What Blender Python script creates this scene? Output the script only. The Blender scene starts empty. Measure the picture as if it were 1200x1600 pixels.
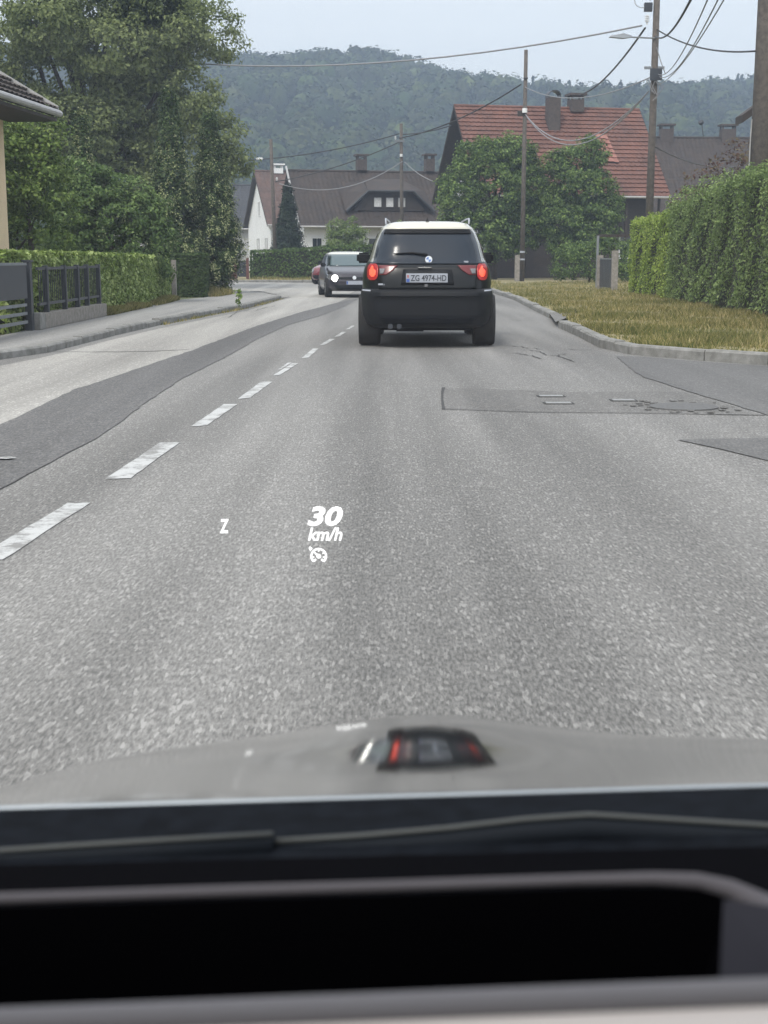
import bpy, bmesh, math, random
import numpy as np
from mathutils import Vector, Matrix
from mathutils.geometry import tessellate_polygon
R = math.radians
rng = np.random.default_rng(7)
random.seed(7)
scene = bpy.context.scene
COL = scene.collection

# ------------------------------------------------------------------ camera
F = 2133.0; H0 = 402.0; CAMZ = 1.22
PITCH = math.atan((800 - H0) / F)
cam_d = bpy.data.cameras.new('camera'); cam = bpy.data.objects.new('camera', cam_d); COL.objects.link(cam)
cam.location = (0, 0, CAMZ); cam.rotation_euler = (R(90) - PITCH, 0, 0)
cam_d.sensor_fit = 'VERTICAL'; cam_d.sensor_height = 36; cam_d.sensor_width = 27
cam_d.lens = 48; cam_d.clip_start = 0.02; cam_d.clip_end = 3000
cam_d.dof.use_dof = True; cam_d.dof.focus_distance = 14; cam_d.dof.aperture_fstop = 11.5
scene.camera = cam

# ------------------------------------------------------------------ light
SUN_EL, SUN_AZ = 52, 205
world = bpy.data.worlds.new('World'); scene.world = world; world.use_nodes = True
nt = world.node_tree; nt.nodes.clear()
def N(t, typ, **kw):
    n = t.nodes.new(typ)
    for k, v in kw.items(): setattr(n, k, v)
    return n
sky = N(nt, 'ShaderNodeTexSky', sky_type='NISHITA', sun_disc=False)
sky.sun_elevation = R(SUN_EL); sky.sun_rotation = R(SUN_AZ); sky.dust_density = 4; sky.air_density = 1.2
tc = N(nt, 'ShaderNodeTexCoord'); sx = N(nt, 'ShaderNodeSeparateXYZ')
nt.links.new(tc.outputs['Generated'], sx.inputs[0])
mx = N(nt, 'ShaderNodeMath', operation='MAXIMUM'); mx.inputs[1].default_value = 0
nt.links.new(sx.outputs['Z'], mx.inputs[0])
ma = N(nt, 'ShaderNodeMath', operation='MULTIPLY_ADD'); ma.inputs[1].default_value = .45; ma.inputs[2].default_value = 1.0
nt.links.new(mx.outputs[0], ma.inputs[0])
cl = N(nt, 'ShaderNodeVectorMath', operation='SCALE'); cl.inputs[0].default_value = (0.81, 0.815, 0.81)
nt.links.new(ma.outputs[0], cl.inputs['Scale'])
bg1 = N(nt, 'ShaderNodeBackground'); bg1.inputs[1].default_value = 0.05
bg2 = N(nt, 'ShaderNodeBackground'); bg2.inputs[1].default_value = 0.85
nt.links.new(sky.outputs[0], bg1.inputs[0]); nt.links.new(cl.outputs[0], bg2.inputs[0])
ad = N(nt, 'ShaderNodeAddShader'); wo = N(nt, 'ShaderNodeOutputWorld')
nt.links.new(bg1.outputs[0], ad.inputs[0]); nt.links.new(bg2.outputs[0], ad.inputs[1]); nt.links.new(ad.outputs[0], wo.inputs[0])
sun_d = bpy.data.lights.new('sun', 'SUN'); sun = bpy.data.objects.new('sun', sun_d); COL.objects.link(sun)
sun_d.energy = 2.0; sun_d.angle = R(12); sun_d.color = (1, .95, .87)
az = R(SUN_AZ); el = R(SUN_EL)
sdir = Vector((math.sin(az) * math.cos(el), math.cos(az) * math.cos(el), math.sin(el)))
sun.rotation_euler = sdir.to_track_quat('Z', 'Y').to_euler()
scene.view_settings.view_transform = 'Standard'; scene.view_settings.look = 'None'
scene.view_settings.exposure = 0.4; scene.view_settings.gamma = 1
scene.view_settings.use_curve_mapping = False
scene.render.engine = 'CYCLES'
scene.cycles.use_denoising = True
scene.cycles.max_bounces = 6; scene.cycles.transparent_max_bounces = 8
scene.cycles.diffuse_bounces = 3; scene.cycles.glossy_bounces = 3; scene.cycles.transmission_bounces = 3
scene.cycles.volume_bounces = 0
scene.cycles.caustics_reflective = False; scene.cycles.caustics_refractive = False

# ------------------------------------------------------------------ helpers
def ray(u, v):
    cx = (u - 600) / F; cz = -(v - 800) / F
    c, s = math.cos(PITCH), math.sin(PITCH)
    return Vector((cx, c + cz * s, -s + cz * c))
def G(u, v, z=0.0):
    d = ray(u, v); t = (z - CAMZ) / d.z
    return Vector((d.x * t, d.y * t, z))
def W(u, v, y):
    d = ray(u, v); t = y / d.y
    return Vector((d.x * t, y, CAMZ + d.z * t))

def link(o, parent=None):
    COL.objects.link(o)
    if parent is not None: o.parent = parent
    return o
def tag(o, label=None, cat=None, group=None, kind=None):
    if label: o['label'] = label
    if cat: o['category'] = cat
    if group: o['group'] = group
    if kind: o['kind'] = kind
    return o
def thing(name, label, cat, loc=(0, 0, 0), rz=0, group=None):
    o = bpy.data.objects.new(name, None); o.location = loc; o.rotation_euler = (0, 0, rz)
    o.empty_display_size = .2
    link(o); return tag(o, label, cat, group)
def smooth(me, on=True):
    me.polygons.foreach_set('use_smooth', [on] * len(me.polygons))
def mesh(name, vs, fs, mat, parent=None, sm=False):
    me = bpy.data.meshes.new(name); me.from_pydata([tuple(v) for v in vs], [], fs); me.update()
    me.materials.append(mat)
    if sm: smooth(me)
    return link(bpy.data.objects.new(name, me), parent)
class MB:
    def __init__(s): s.v = []; s.f = []
    def add(s, vs, fs):
        n = len(s.v); s.v += [Vector(v) for v in vs]; s.f += [tuple(i + n for i in f) for f in fs]; return s
    def box(s, x0, x1, y0, y1, z0, z1, m=None):
        vs = [Vector((x, y, z)) for z in (z0, z1) for y in (y0, y1) for x in (x0, x1)]
        if m is not None: vs = [m @ v for v in vs]
        return s.add(vs, [(0, 2, 3, 1), (4, 5, 7, 6), (0, 1, 5, 4), (2, 6, 7, 3), (0, 4, 6, 2), (1, 3, 7, 5)])
    def tube(s, pts, r, n=8, caps=True):
        pts = [Vector(p) for p in pts]
        rr = r if isinstance(r, (list, tuple)) else [r] * len(pts)
        vs = []; fs = []
        for i, p in enumerate(pts):
            t = (pts[min(i + 1, len(pts) - 1)] - pts[max(i - 1, 0)]).normalized()
            a = Vector((0, 0, 1)) if abs(t.z) < .9 else Vector((1, 0, 0))
            b = t.cross(a).normalized(); c = b.cross(t)
            for k in range(n):
                th = 2 * math.pi * k / n
                vs.append(p + (b * math.cos(th) + c * math.sin(th)) * rr[i])
        for i in range(len(pts) - 1):
            for k in range(n):
                fs.append((i * n + k, i * n + (k + 1) % n, (i + 1) * n + (k + 1) % n, (i + 1) * n + k))
        if caps:
            fs.append(tuple(range(n))[::-1]); fs.append(tuple((len(pts) - 1) * n + k for k in range(n)))
        return s.add(vs, fs)
    def build(s, name, mat, parent=None, sm=False): return mesh(name, s.v, s.f, mat, parent, sm)
def bevel(o, w=.01, seg=2):
    bm = bmesh.new(); bm.from_mesh(o.data)
    bmesh.ops.bevel(bm, geom=bm.edges[:], offset=w, segments=seg, affect='EDGES', clamp_overlap=True)
    bm.to_mesh(o.data); bm.free(); return o
def recalc(o):
    bm = bmesh.new(); bm.from_mesh(o.data); bmesh.ops.recalc_face_normals(bm, faces=bm.faces[:]); bm.to_mesh(o.data); bm.free(); return o
def poly_sheet(name, pts, z, mat, parent=None, kind=None, rag=0):
    if rag:
        q = []; P2 = [Vector((p[0], p[1], 0)) for p in pts]
        for a, b in zip(P2, P2[1:] + P2[:1]):
            n = max(1, min(60, int((b - a).length / .22)))
            for k in range(n):
                p = a.lerp(b, k / n); q.append((p.x + random.uniform(-rag, rag), p.y + random.uniform(-rag, rag)))
        pts = q
    vs = [Vector((p[0], p[1], z)) for p in pts]
    tri = tessellate_polygon([vs]); fs = []
    for t in tri:
        a, b, c = [vs[i] for i in t]
        fs.append(tuple(t) if (b - a).cross(c - a).z > 0 else tuple(reversed(t)))
    o = mesh(name, vs, fs, mat, parent)
    if kind: o['kind'] = kind
    return o
def text_obj(name, body, w, h, mat, parent=None, loc=(0, 0, 0), shear=0.0, bold=0.0, depth=.002):
    """flat lettering in the XZ plane facing -Y, fitted to w x h, centred on loc"""
    cu = bpy.data.curves.new('t', 'FONT'); cu.body = body; cu.shear = shear; cu.offset = bold; cu.extrude = 0.0
    cu.resolution_u = 3
    to = bpy.data.objects.new('t', cu); COL.objects.link(to)
    dg = bpy.context.evaluated_depsgraph_get(); dg.update()
    me = bpy.data.meshes.new_from_object(to.evaluated_get(dg))
    bpy.data.objects.remove(to)
    co = np.array([v.co[:] for v in me.vertices]); mn = co.min(0); mx_ = co.max(0)
    vs = [(((c[0] - mn[0]) / (mx_[0] - mn[0]) - .5) * w + loc[0], loc[1], ((c[1] - mn[1]) / (mx_[1] - mn[1]) - .5) * h + loc[2]) for c in co]
    fs = [tuple(p.vertices) for p in me.polygons]
    bpy.data.meshes.remove(me)
    return mesh(name, vs, fs, mat, parent)

# ------------------------------------------------------------------ materials
MATS = {}
def mat(name, col, rough=.6, metal=0, spec=.5, noise=None, bump=0, scale=5, coat=0, emis=None, estr=0, col2=None, detail=6, obj_coords=True):
    m = bpy.data.materials.new(name); m.use_nodes = True; t = m.node_tree; p = t.nodes['Principled BSDF']
    p.inputs['Base Color'].default_value = (*col, 1); p.inputs['Roughness'].default_value = rough
    p.inputs['Metallic'].default_value = metal; p.inputs['Specular IOR Level'].default_value = spec
    p.inputs['Coat Weight'].default_value = coat; p.inputs['Coat Roughness'].default_value = .04
    if emis: p.inputs['Emission Color'].default_value = (*emis, 1); p.inputs['Emission Strength'].default_value = estr
    if noise or bump or col2:
        g = N(t, 'ShaderNodeTexCoord'); nz = N(t, 'ShaderNodeTexNoise'); nz.inputs['Scale'].default_value = scale
        nz.inputs['Detail'].default_value = detail; nz.inputs['Roughness'].default_value = .65
        t.links.new(g.outputs['Object'], nz.inputs['Vector'])
        c2 = col2 or tuple(c * (1 - (noise or .3)) for c in col)
        rp = N(t, 'ShaderNodeValToRGB'); rp.color_ramp.elements[0].position = .35; rp.color_ramp.elements[1].position = .65
        rp.color_ramp.elements[0].color = (*c2, 1); rp.color_ramp.elements[1].color = (*col, 1)
        t.links.new(nz.outputs['Fac'], rp.inputs[0]); t.links.new(rp.outputs[0], p.inputs['Base Color'])
        if bump:
            b = N(t, 'ShaderNodeBump'); b.inputs['Strength'].default_value = bump; b.inputs['Distance'].default_value = .02
            t.links.new(nz.outputs['Fac'], b.inputs['Height']); t.links.new(b.outputs[0], p.inputs['Normal'])
    MATS[name] = m; return m

def leaf_mat(name, cols, trans=.3, scale=.8, rough=.5, tint=False):
    """cols: dark, mid, light; per-leaf and per-clump variation"""
    m = bpy.data.materials.new(name); m.use_nodes = True; t = m.node_tree; t.nodes.clear()
    geo = N(t, 'ShaderNodeNewGeometry'); tco = N(t, 'ShaderNodeTexCoord')
    nz = N(t, 'ShaderNodeTexNoise'); nz.inputs['Scale'].default_value = scale; nz.inputs['Detail'].default_value = 3
    t.links.new(tco.outputs['Object'], nz.inputs['Vector'])
    a = N(t, 'ShaderNodeMath', operation='MULTIPLY_ADD'); a.inputs[1].default_value = .75; 
    b = N(t, 'ShaderNodeMath', operation='MULTIPLY'); b.inputs[1].default_value = .85
    b2 = N(t, 'ShaderNodeMath', operation='SUBTRACT'); b2.inputs[1].default_value = .3
    t.links.new(nz.outputs['Fac'], b.inputs[0]); t.links.new(b.outputs[0], b2.inputs[0])
    t.links.new(geo.outputs['Random Per Island'], a.inputs[0]); t.links.new(b2.outputs[0], a.inputs[2])
    rp = N(t, 'ShaderNodeValToRGB'); e = rp.color_ramp.elements
    e[0].color = (*cols[0], 1); e[1].color = (*cols[2], 1); e[1].position = .95
    k = e.new(.5); k.color = (*cols[1], 1)
    t.links.new(a.outputs[0], rp.inputs[0]); src = rp.outputs[0]
    if tint:
        at = N(t, 'ShaderNodeAttribute', attribute_name='tint'); mul = N(t, 'ShaderNodeVectorMath', operation='MULTIPLY')
        t.links.new(src, mul.inputs[0]); t.links.new(at.outputs['Color'], mul.inputs[1]); src = mul.outputs[0]
    p = N(t, 'ShaderNodeBsdfPrincipled'); p.inputs['Roughness'].default_value = rough; p.inputs['Specular IOR Level'].default_value = .14
    tr = N(t, 'ShaderNodeBsdfTranslucent'); ms = N(t, 'ShaderNodeMixShader'); ms.inputs[0].default_value = trans
    out = N(t, 'ShaderNodeOutputMaterial')
    t.links.new(src, p.inputs['Base Color']); t.links.new(src, tr.inputs[0])
    t.links.new(p.outputs[0], ms.inputs[1]); t.links.new(tr.outputs[0], ms.inputs[2]); t.links.new(ms.outputs[0], out.inputs[0])
    MATS[name] = m; return m

def asphalt(name, dark, light, scale=90, stretch=2.6, contrast=.16, rough=.75, big=.35):
    m = bpy.data.materials.new(name); m.use_nodes = True; t = m.node_tree; p = t.nodes['Principled BSDF']
    g = N(t, 'ShaderNodeTexCoord'); mp = N(t, 'ShaderNodeMapping'); mp.inputs['Scale'].default_value = (1, 1 / stretch, 1)
    t.links.new(g.outputs['Object'], mp.inputs[0])
    n1 = N(t, 'ShaderNodeTexNoise'); n1.inputs['Scale'].default_value = scale; n1.inputs['Detail'].default_value = 3; n1.inputs['Roughness'].default_value = .6
    v1 = N(t, 'ShaderNodeTexVoronoi'); v1.inputs['Scale'].default_value = scale * 1.1
    n2 = N(t, 'ShaderNodeTexNoise'); n2.inputs['Scale'].default_value = .55; n2.inputs['Detail'].default_value = 5
    n3 = N(t, 'ShaderNodeTexNoise'); n3.inputs['Scale'].default_value = 6; n3.inputs['Detail'].default_value = 5; n3.inputs['Roughness'].default_value = .7
    m4 = N(t, 'ShaderNodeMapping'); m4.inputs['Scale'].default_value = (1.1, .045, 1)
    n4 = N(t, 'ShaderNodeTexNoise'); n4.inputs['Scale'].default_value = 1.6; n4.inputs['Detail'].default_value = 4
    t.links.new(g.outputs['Object'], m4.inputs[0]); t.links.new(m4.outputs[0], n4.inputs['Vector'])
    r4 = N(t, 'ShaderNodeMapRange'); r4.inputs['From Min'].default_value = .36; r4.inputs['From Max'].default_value = .64
    r4.inputs['To Min'].default_value = .80; r4.inputs['To Max'].default_value = 1.12
    t.links.new(n4.outputs['Fac'], r4.inputs[0])
    m2 = N(t, 'ShaderNodeMapping'); m2.inputs['Scale'].default_value = (1.5, .07, 1)
    t.links.new(g.outputs['Object'], m2.inputs[0])
    t.links.new(mp.outputs[0], n1.inputs['Vector']); t.links.new(mp.outputs[0], v1.inputs['Vector'])
    t.links.new(m2.outputs[0], n2.inputs['Vector']); t.links.new(g.outputs['Object'], n3.inputs['Vector'])
    r1 = N(t, 'ShaderNodeMapRange'); r1.inputs['From Min'].default_value = .5 - contrast; r1.inputs['From Max'].default_value = .5 + contrast
    t.links.new(n1.outputs['Fac'], r1.inputs[0])
    # bright stones: per-cell random
    sp = N(t, 'ShaderNodeSeparateColor'); t.links.new(v1.outputs['Color'], sp.inputs[0])
    st = N(t, 'ShaderNodeMapRange'); st.inputs['From Min'].default_value = .80; st.inputs['From Max'].default_value = 1.0; st.inputs['To Max'].default_value = .55
    t.links.new(sp.outputs[0], st.inputs[0])
    a1 = N(t, 'ShaderNodeMath', operation='MULTIPLY_ADD'); a1.inputs[1].default_value = .55
    t.links.new(r1.outputs[0], a1.inputs[0]); t.links.new(st.outputs[0], a1.inputs[2])
    a2 = N(t, 'ShaderNodeMath', operation='MULTIPLY_ADD'); a2.inputs[1].default_value = big
    t.links.new(n2.outputs['Fac'], a2.inputs[0]); t.links.new(a1.outputs[0], a2.inputs[2])
    a3 = N(t, 'ShaderNodeMath', operation='MULTIPLY_ADD'); a3.inputs[1].default_value = .25
    t.links.new(n3.outputs['Fac'], a3.inputs[0]); t.links.new(a2.outputs[0], a3.inputs[2])
    rp = N(t, 'ShaderNodeMapRange'); rp.inputs['From Min'].default_value = .15; rp.inputs['From Max'].default_value = 1.15 + (big - .35) * .55; rp.inputs['From Min'].default_value = .15 + (big - .35) * .35
    rp.clamp = False
    t.links.new(a3.outputs[0], rp.inputs[0])
    mc = N(t, 'ShaderNodeMix', data_type='RGBA'); mc.inputs[6].default_value = (*dark, 1); mc.inputs[7].default_value = (*light, 1)
    mc.clamp_factor = True
    t.links.new(rp.outputs[0], mc.inputs[0]); sc_ = N(t, 'ShaderNodeVectorMath', operation='SCALE'); t.links.new(mc.outputs[2], sc_.inputs[0]); t.links.new(r4.outputs[0], sc_.inputs['Scale']); t.links.new(sc_.outputs[0], p.inputs['Base Color'])
    p.inputs['Roughness'].default_value = rough; p.inputs['Specular IOR Level'].default_value = .35
    b = N(t, 'ShaderNodeBump'); b.inputs['Strength'].default_value = .5; b.inputs['Distance'].default_value = .004
    t.links.new(n1.outputs['Fac'], b.inputs['Height']); t.links.new(b.outputs[0], p.inputs['Normal'])
    MATS[name] = m; return m

M_road = asphalt('asphalt_main', (.065, .064, .062), (.305, .30, .29), scale=100, stretch=4.2, contrast=.14, big=.8)
M_pale = asphalt('asphalt_bleached', (.17, .165, .155), (.47, .46, .435), scale=60, contrast=.3, big=.6)
M_dark = asphalt('asphalt_dark_repair', (.05, .05, .052), (.19, .188, .186), scale=80)
M_side = asphalt('asphalt_side_street', (.065, .065, .066), (.19, .188, .185), scale=80, contrast=.2)
M_patch = asphalt('asphalt_old_patch', (.07, .069, .067), (.235, .23, .222), scale=80)
M_walk = asphalt('pavement_concrete', (.15, .15, .145), (.40, .395, .385), scale=50, contrast=.3, stretch=1)
M_crack = mat('crack_seal', (.06, .06, .06), .8, noise=.4, scale=20)
M_kerb = mat('kerb_concrete', (.27, .27, .26), .85, col2=(.15, .15, .14), bump=.4, scale=6)
M_conc = mat('wall_concrete', (.30, .28, .26), .9, col2=(.17, .16, .14), bump=.5, scale=9)
M_steel = mat('cast_steel', (.42, .42, .41), .45, metal=.7, noise=.3, scale=30)
M_soil = mat('verge_soil', (.30, .25, .15), .95, col2=(.17, .16, .07), bump=.6, scale=.9)
M_ground = mat('meadow', (.075, .10, .04), .95, col2=(.13, .13, .06), bump=.4, scale=.4)
M_wood = mat('pole_wood', (.115, .10, .088), .85, col2=(.06, .053, .047), bump=.5, scale=8)
M_brown = mat('brown_tiles', (.046, .033, .026), .75, col2=(.026, .020, .018), scale=1.2)
M_redt = mat('red_tiles', (.16, .070, .050), .75, col2=(.095, .045, .034), scale=.9, bump=.2)
M_rust = mat('rusty_brown_tiles', (.12, .075, .062), .8, col2=(.075, .05, .043), scale=1.5)
M_slate = mat('slate_roof', (.045, .048, .055), .7, noise=.3, scale=1)
M_white = mat('white_render', (.72, .74, .76), .85, noise=.08, scale=1)
M_cream = mat('cream_render', (.78, .62, .42), .9, noise=.08, scale=2)
M_greyw = mat('grey_render', (.42, .43, .44), .85, noise=.12, scale=1)
M_dwood = mat('dark_stained_boards', (.035, .026, .022), .7, noise=.4, scale=4)
M_gutter = mat('pale_gutter_metal', (.42, .42, .42), .45, metal=.3, noise=.15, scale=6)
M_glassd = mat('dark_window_glass', (.02, .025, .03), .06, spec=.8)
M_curtain = mat('white_curtain', (.62, .64, .66), .9, noise=.3, scale=8)
M_anth = mat('anthracite_metal', (.035, .042, .055), .45, noise=.2, scale=4)
M_galv = mat('grey_metal', (.22, .24, .26), .5, metal=.3, noise=.2, scale=6)
M_brick = mat('chimney_masonry', (.085, .07, .065), .9, noise=.4, scale=6)
M_cable = mat('black_cable', (.03, .032, .036), .6)
M_cablel = mat('grey_cable', (.24, .25, .27), .6)
M_bark = mat('bark', (.075, .06, .048), .95, noise=.5, bump=.6, scale=12)
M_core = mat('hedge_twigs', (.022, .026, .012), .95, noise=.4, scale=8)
M_redp = mat('red_brown_paint', (.13, .055, .048), .7, noise=.3, scale=4)
M_tyre = mat('tyre_rubber', (.014, .014, .015), .85, noise=.2, scale=30)
M_rim = mat('alloy', (.35, .36, .37), .35, metal=.8)
M_blackp = mat('black_plastic', (.008, .0095, .012), .5, spec=.16)
M_paintb = mat('black_paint', (.005, .007, .009), .28, coat=.22, spec=.2)
M_paintn = mat('dark_violet_paint', (.020, .017, .026), .28, coat=.5)
M_roofp = mat('roof_sky_sheen', (.60, .585, .51), .22, metal=.2, coat=.6)  # bright sky reflection on the car roofs, painted in as a pale colour
M_pillar = mat('pillar_sky_sheen', (.34, .335, .29), .22, metal=.3, coat=1)  # sky reflected in the black car's pillars, put into the base colour
M_redc = mat('dark_red_paint', (.16, .018, .025), .25, coat=1)
M_cglass = mat('car_glass', (.012, .020, .032), .10, spec=.35)
M_wsglass = mat('windscreen_tint', (.06, .095, .105), .12, spec=.6)
M_chrome = mat('chrome', (.72, .72, .72), .15, metal=1)
M_lamp_on = mat('lit_tail_lamp', (.22, .008, .008), .3, emis=(1, .02, .018), estr=.14)
M_lamp_hot = mat('lit_tail_bulb', (.6, .1, .04), .3, emis=(1, .06, .035), estr=1.25)
M_lamp_off = mat('dark_red_lens', (.12, .012, .016), .3, coat=.2)
M_lens_g = mat('smoked_clear_lens', (.13, .13, .14), .15, coat=1)
M_head = mat('lit_headlamp', (.9, .9, .85), .2, emis=(1, .98, .92), estr=9)
M_plate = mat('plate_white', (.36, .39, .45), .45, noise=.12, scale=30)
M_pblue = mat('plate_blue', (.04, .10, .36), .5)
M_pred = mat('crest_red', (.4, .04, .04), .5)
M_letter = mat('plate_letters', (.035, .04, .05), .6)
M_badgeb = mat('badge_blue', (.10, .22, .55), .3)
M_badgew = mat('badge_white', (.72, .76, .82), .3)
M_hudw = mat('projected_light', (0, 0, 0), 1, spec=0, emis=(1, 1, 1), estr=1.25)
M_silver = mat('silver_paint', (.62, .615, .60), .07, metal=1)
M_edge = mat('bonnet_edge_trim', (.32, .36, .40), .4, metal=.3)
M_cowl = mat('cowl_plastic', (.007, .009, .013), .8, noise=.5, scale=60, spec=.06)
M_rubber = mat('wiper_rubber', (.010, .013, .018), .7, spec=.1)
M_wiperl = mat('wiper_pale_edge', (.055, .06, .06), .7)  # slightly lighter line along the top of each wiper
M_dash = mat('dashboard_black', (.002, .002, .003), 1, spec=.02)
M_dashl = mat('dashboard_rim_grey', (.095, .09, .10), .8, spec=.1)
M_dashw = mat('recess_wall_grey', (.022, .022, .028), .9, spec=.1)
M_dashb = mat('dashboard_beige', (.62, .57, .54), .8)
M_line = None
M_bar = mat('recess_bar_grey', (.17, .165, .175), .8, spec=.1)

# worn white paint: asphalt showing through
def worn_paint():
    m = bpy.data.materials.new('worn_line_paint'); m.use_nodes = True; t = m.node_tree; p = t.nodes['Principled BSDF']
    g = N(t, 'ShaderNodeTexCoord'); n1 = N(t, 'ShaderNodeTexNoise'); n1.inputs['Scale'].default_value = 26; n1.inputs['Detail'].default_value = 8; n1.inputs['Roughness'].default_value = .75
    n2 = N(t, 'ShaderNodeTexNoise'); n2.inputs['Scale'].default_value = 5
    t.links.new(g.outputs['Object'], n1.inputs[0]); t.links.new(g.outputs['Object'], n2.inputs[0])
    a = N(t, 'ShaderNodeMath', operation='ADD'); t.links.new(n1.outputs['Fac'], a.inputs[0]); t.links.new(n2.outputs['Fac'], a.inputs[1])
    rp = N(t, 'ShaderNodeValToRGB'); e = rp.color_ramp.elements; e[0].position = .43; e[0].color = (.22, .22, .215, 1); e[1].position = .53; e[1].color = (.47, .48, .48, 1)
    mm = N(t, 'ShaderNodeMath', operation='MULTIPLY'); mm.inputs[1].default_value = .5
    t.links.new(a.outputs[0], mm.inputs[0]); t.links.new(mm.outputs[0], rp.inputs[0]); t.links.new(rp.outputs[0], p.inputs['Base Color'])
    p.inputs['Roughness'].default_value = .7
    return m
M_line = worn_paint()

L_laurel = leaf_mat('laurel_leaves', ((.065, .105, .022), (.21, .30, .07), (.55, .64, .28)), .3, 1.5, .35)
L_dhedge = leaf_mat('dark_hedge_leaves', ((.022, .042, .015), (.05, .085, .028), (.11, .16, .055)), .25, 1.5)
L_rhedge = leaf_mat('privet_leaves', ((.07, .11, .042), (.18, .26, .09), (.36, .46, .19)), .35, .8)
L_bright = leaf_mat('young_hedge_leaves', ((.11, .17, .03), (.26, .36, .07), (.46, .56, .15)), .35, .8)
L_shrub = leaf_mat('shrub_leaves', ((.04, .075, .018), (.12, .19, .045), (.28, .37, .11)), .3, .9)
L_shrub2 = leaf_mat('shrub_leaves_blue', ((.035, .07, .022), (.095, .155, .05), (.22, .31, .11)), .3, .9)
L_walnut = leaf_mat('walnut_leaves', ((.08, .105, .045), (.19, .235, .10), (.34, .39, .18)), .42, .45)
L_cone = leaf_mat('conifer_sprays', ((.016, .032, .013), (.042, .072, .026), (.10, .15, .055)), .15, 3.5)
L_tips = leaf_mat('cream_tips', ((.16, .20, .08), (.30, .34, .16), (.46, .48, .29)), .3, 3)
L_dcone = leaf_mat('dark_conifer_sprays', ((.010, .020, .014), (.02, .034, .02), (.035, .055, .03)), .1, 1)
L_chest = leaf_mat('chestnut_leaves', ((.032, .06, .018), (.09, .15, .045), (.26, .36, .11)), .35, .7)
L_farh = leaf_mat('far_hedge_leaves', ((.03, .06, .015), (.07, .12, .03), (.14, .21, .06)), .2, 1)
L_farb = leaf_mat('feathery_bush_leaves', ((.09, .14, .04), (.17, .24, .08), (.28, .36, .14)), .35, 1)
L_purp = leaf_mat('purple_leaves', ((.05, .02, .022), (.10, .055, .045), (.16, .15, .08)), .3, 1.2)
L_grass = leaf_mat('grass_blades', ((.055, .09, .022), (.20, .19, .065), (.50, .42, .22)), .3, .38, .8)
L_forest = leaf_mat('forest_leaves', ((.018, .03, .012), (.036, .056, .02), (.075, .10, .038)), .15, .03, .7, tint=True)

# ------------------------------------------------------------------ foliage machinery (numpy)
def unit(a): return a / np.maximum(np.linalg.norm(a, axis=1, keepdims=True), 1e-9)
def cards(name, P, Nn, size, mat_, parent=None, aspect=.55, jitter=.5, tint=None, extra=None):
    """one folded rhombus leaf per point"""
    n = len(P); Nn = unit(Nn + rng.normal(0, jitter, (n, 3)))
    a = unit(np.cross(Nn, rng.normal(0, 1, (n, 3)))); b = np.cross(Nn, a)
    s = (size * rng.uniform(.6, 1.35, n))[:, None]
    V = np.empty((n, 4, 3))
    V[:, 0] = P - a * s * .5; V[:, 1] = P + b * s * aspect * .5 + Nn * s * .10
    V[:, 2] = P + a * s * .5; V[:, 3] = P - b * s * aspect * .5 + Nn * s * .10
    V = V.reshape(-1, 3); nv = len(V); nf = n
    loops = np.arange(nv, dtype=np.int32)
    if extra is not None:
        ev, ef = extra; base = nv; V = np.vstack([V, ev]); 
        loops = np.concatenate([loops, (np.asarray(ef) + base).ravel().astype(np.int32)])
    me = bpy.data.meshes.new(name); me.vertices.add(len(V)); me.vertices.foreach_set('co', V.astype(np.float32).ravel())
    sizes = [4] * nf + ([3] * len(extra[1]) if extra is not None else [])
    sizes = np.array(sizes, dtype=np.int32)
    me.loops.add(int(sizes.sum())); me.loops.foreach_set('vertex_index', loops)
    me.polygons.add(len(sizes)); starts = np.concatenate([[0], np.cumsum(sizes)[:-1]]).astype(np.int32)
    me.polygons.foreach_set('loop_start', starts)
    me.update(calc_edges=True); me.validate()
    if tint is not None:
        at = me.color_attributes.new('tint', 'FLOAT_COLOR', 'POINT')
        T = np.repeat(tint[0], 4, axis=0)
        if extra is not None: T = np.vstack([T, tint[1]])
        T = np.hstack([T, np.ones((len(T), 1))]).astype(np.float32); at.data.foreach_set('color', T.ravel())
    me.materials.append(mat_)
    return link(bpy.data.objects.new(name, me), parent)

def lobes_points(lobes, per, clump_r, leaves_per, holes=9):
    P = []; Q = []
    for (cx, cy, cz, rx, ry, rz) in lobes:
        area = (rx * ry + ry * rz + rx * rz) / 3
        nc = max(8, int(area * per))
        d = unit(rng.normal(0, 1, (nc, 3)))
        rad = 1 - np.abs(rng.normal(0, .16, nc)); rad = np.clip(rad, .3, 1.0)
        rad *= 1 + .10 * np.sin(d[:, 0] * 7 + cx * 3) * np.sin(d[:, 2] * 8 + cz) 
        C = np.array([cx, cy, cz]) + d * np.array([rx, ry, rz]) * rad[:, None]
        hn = np.sin(C[:, 0] * 1.9 + C[:, 2] * 1.3) + np.sin(C[:, 2] * 2.3 - C[:, 0] * 1.1 + 1) + .5 * np.sin(C[:, 1] * 2 + C[:, 0] * 3)
        kk = hn < holes; C = C[kk]; d = d[kk]; nc = len(C)
        if not nc: continue
        k = rng.poisson(leaves_per, nc) + 4
        idx = np.repeat(np.arange(nc), k)
        o = unit(rng.normal(0, 1, (len(idx), 3))) * (rng.uniform(0, 1, len(idx)) ** .5)[:, None] * clump_r
        o[:, 2] *= .7
        P.append(C[idx] + o); Q.append(unit(d[idx] * .7 + o / clump_r * .6 + np.array([0, 0, .5])))
    return np.vstack(P), np.vstack(Q)

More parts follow.
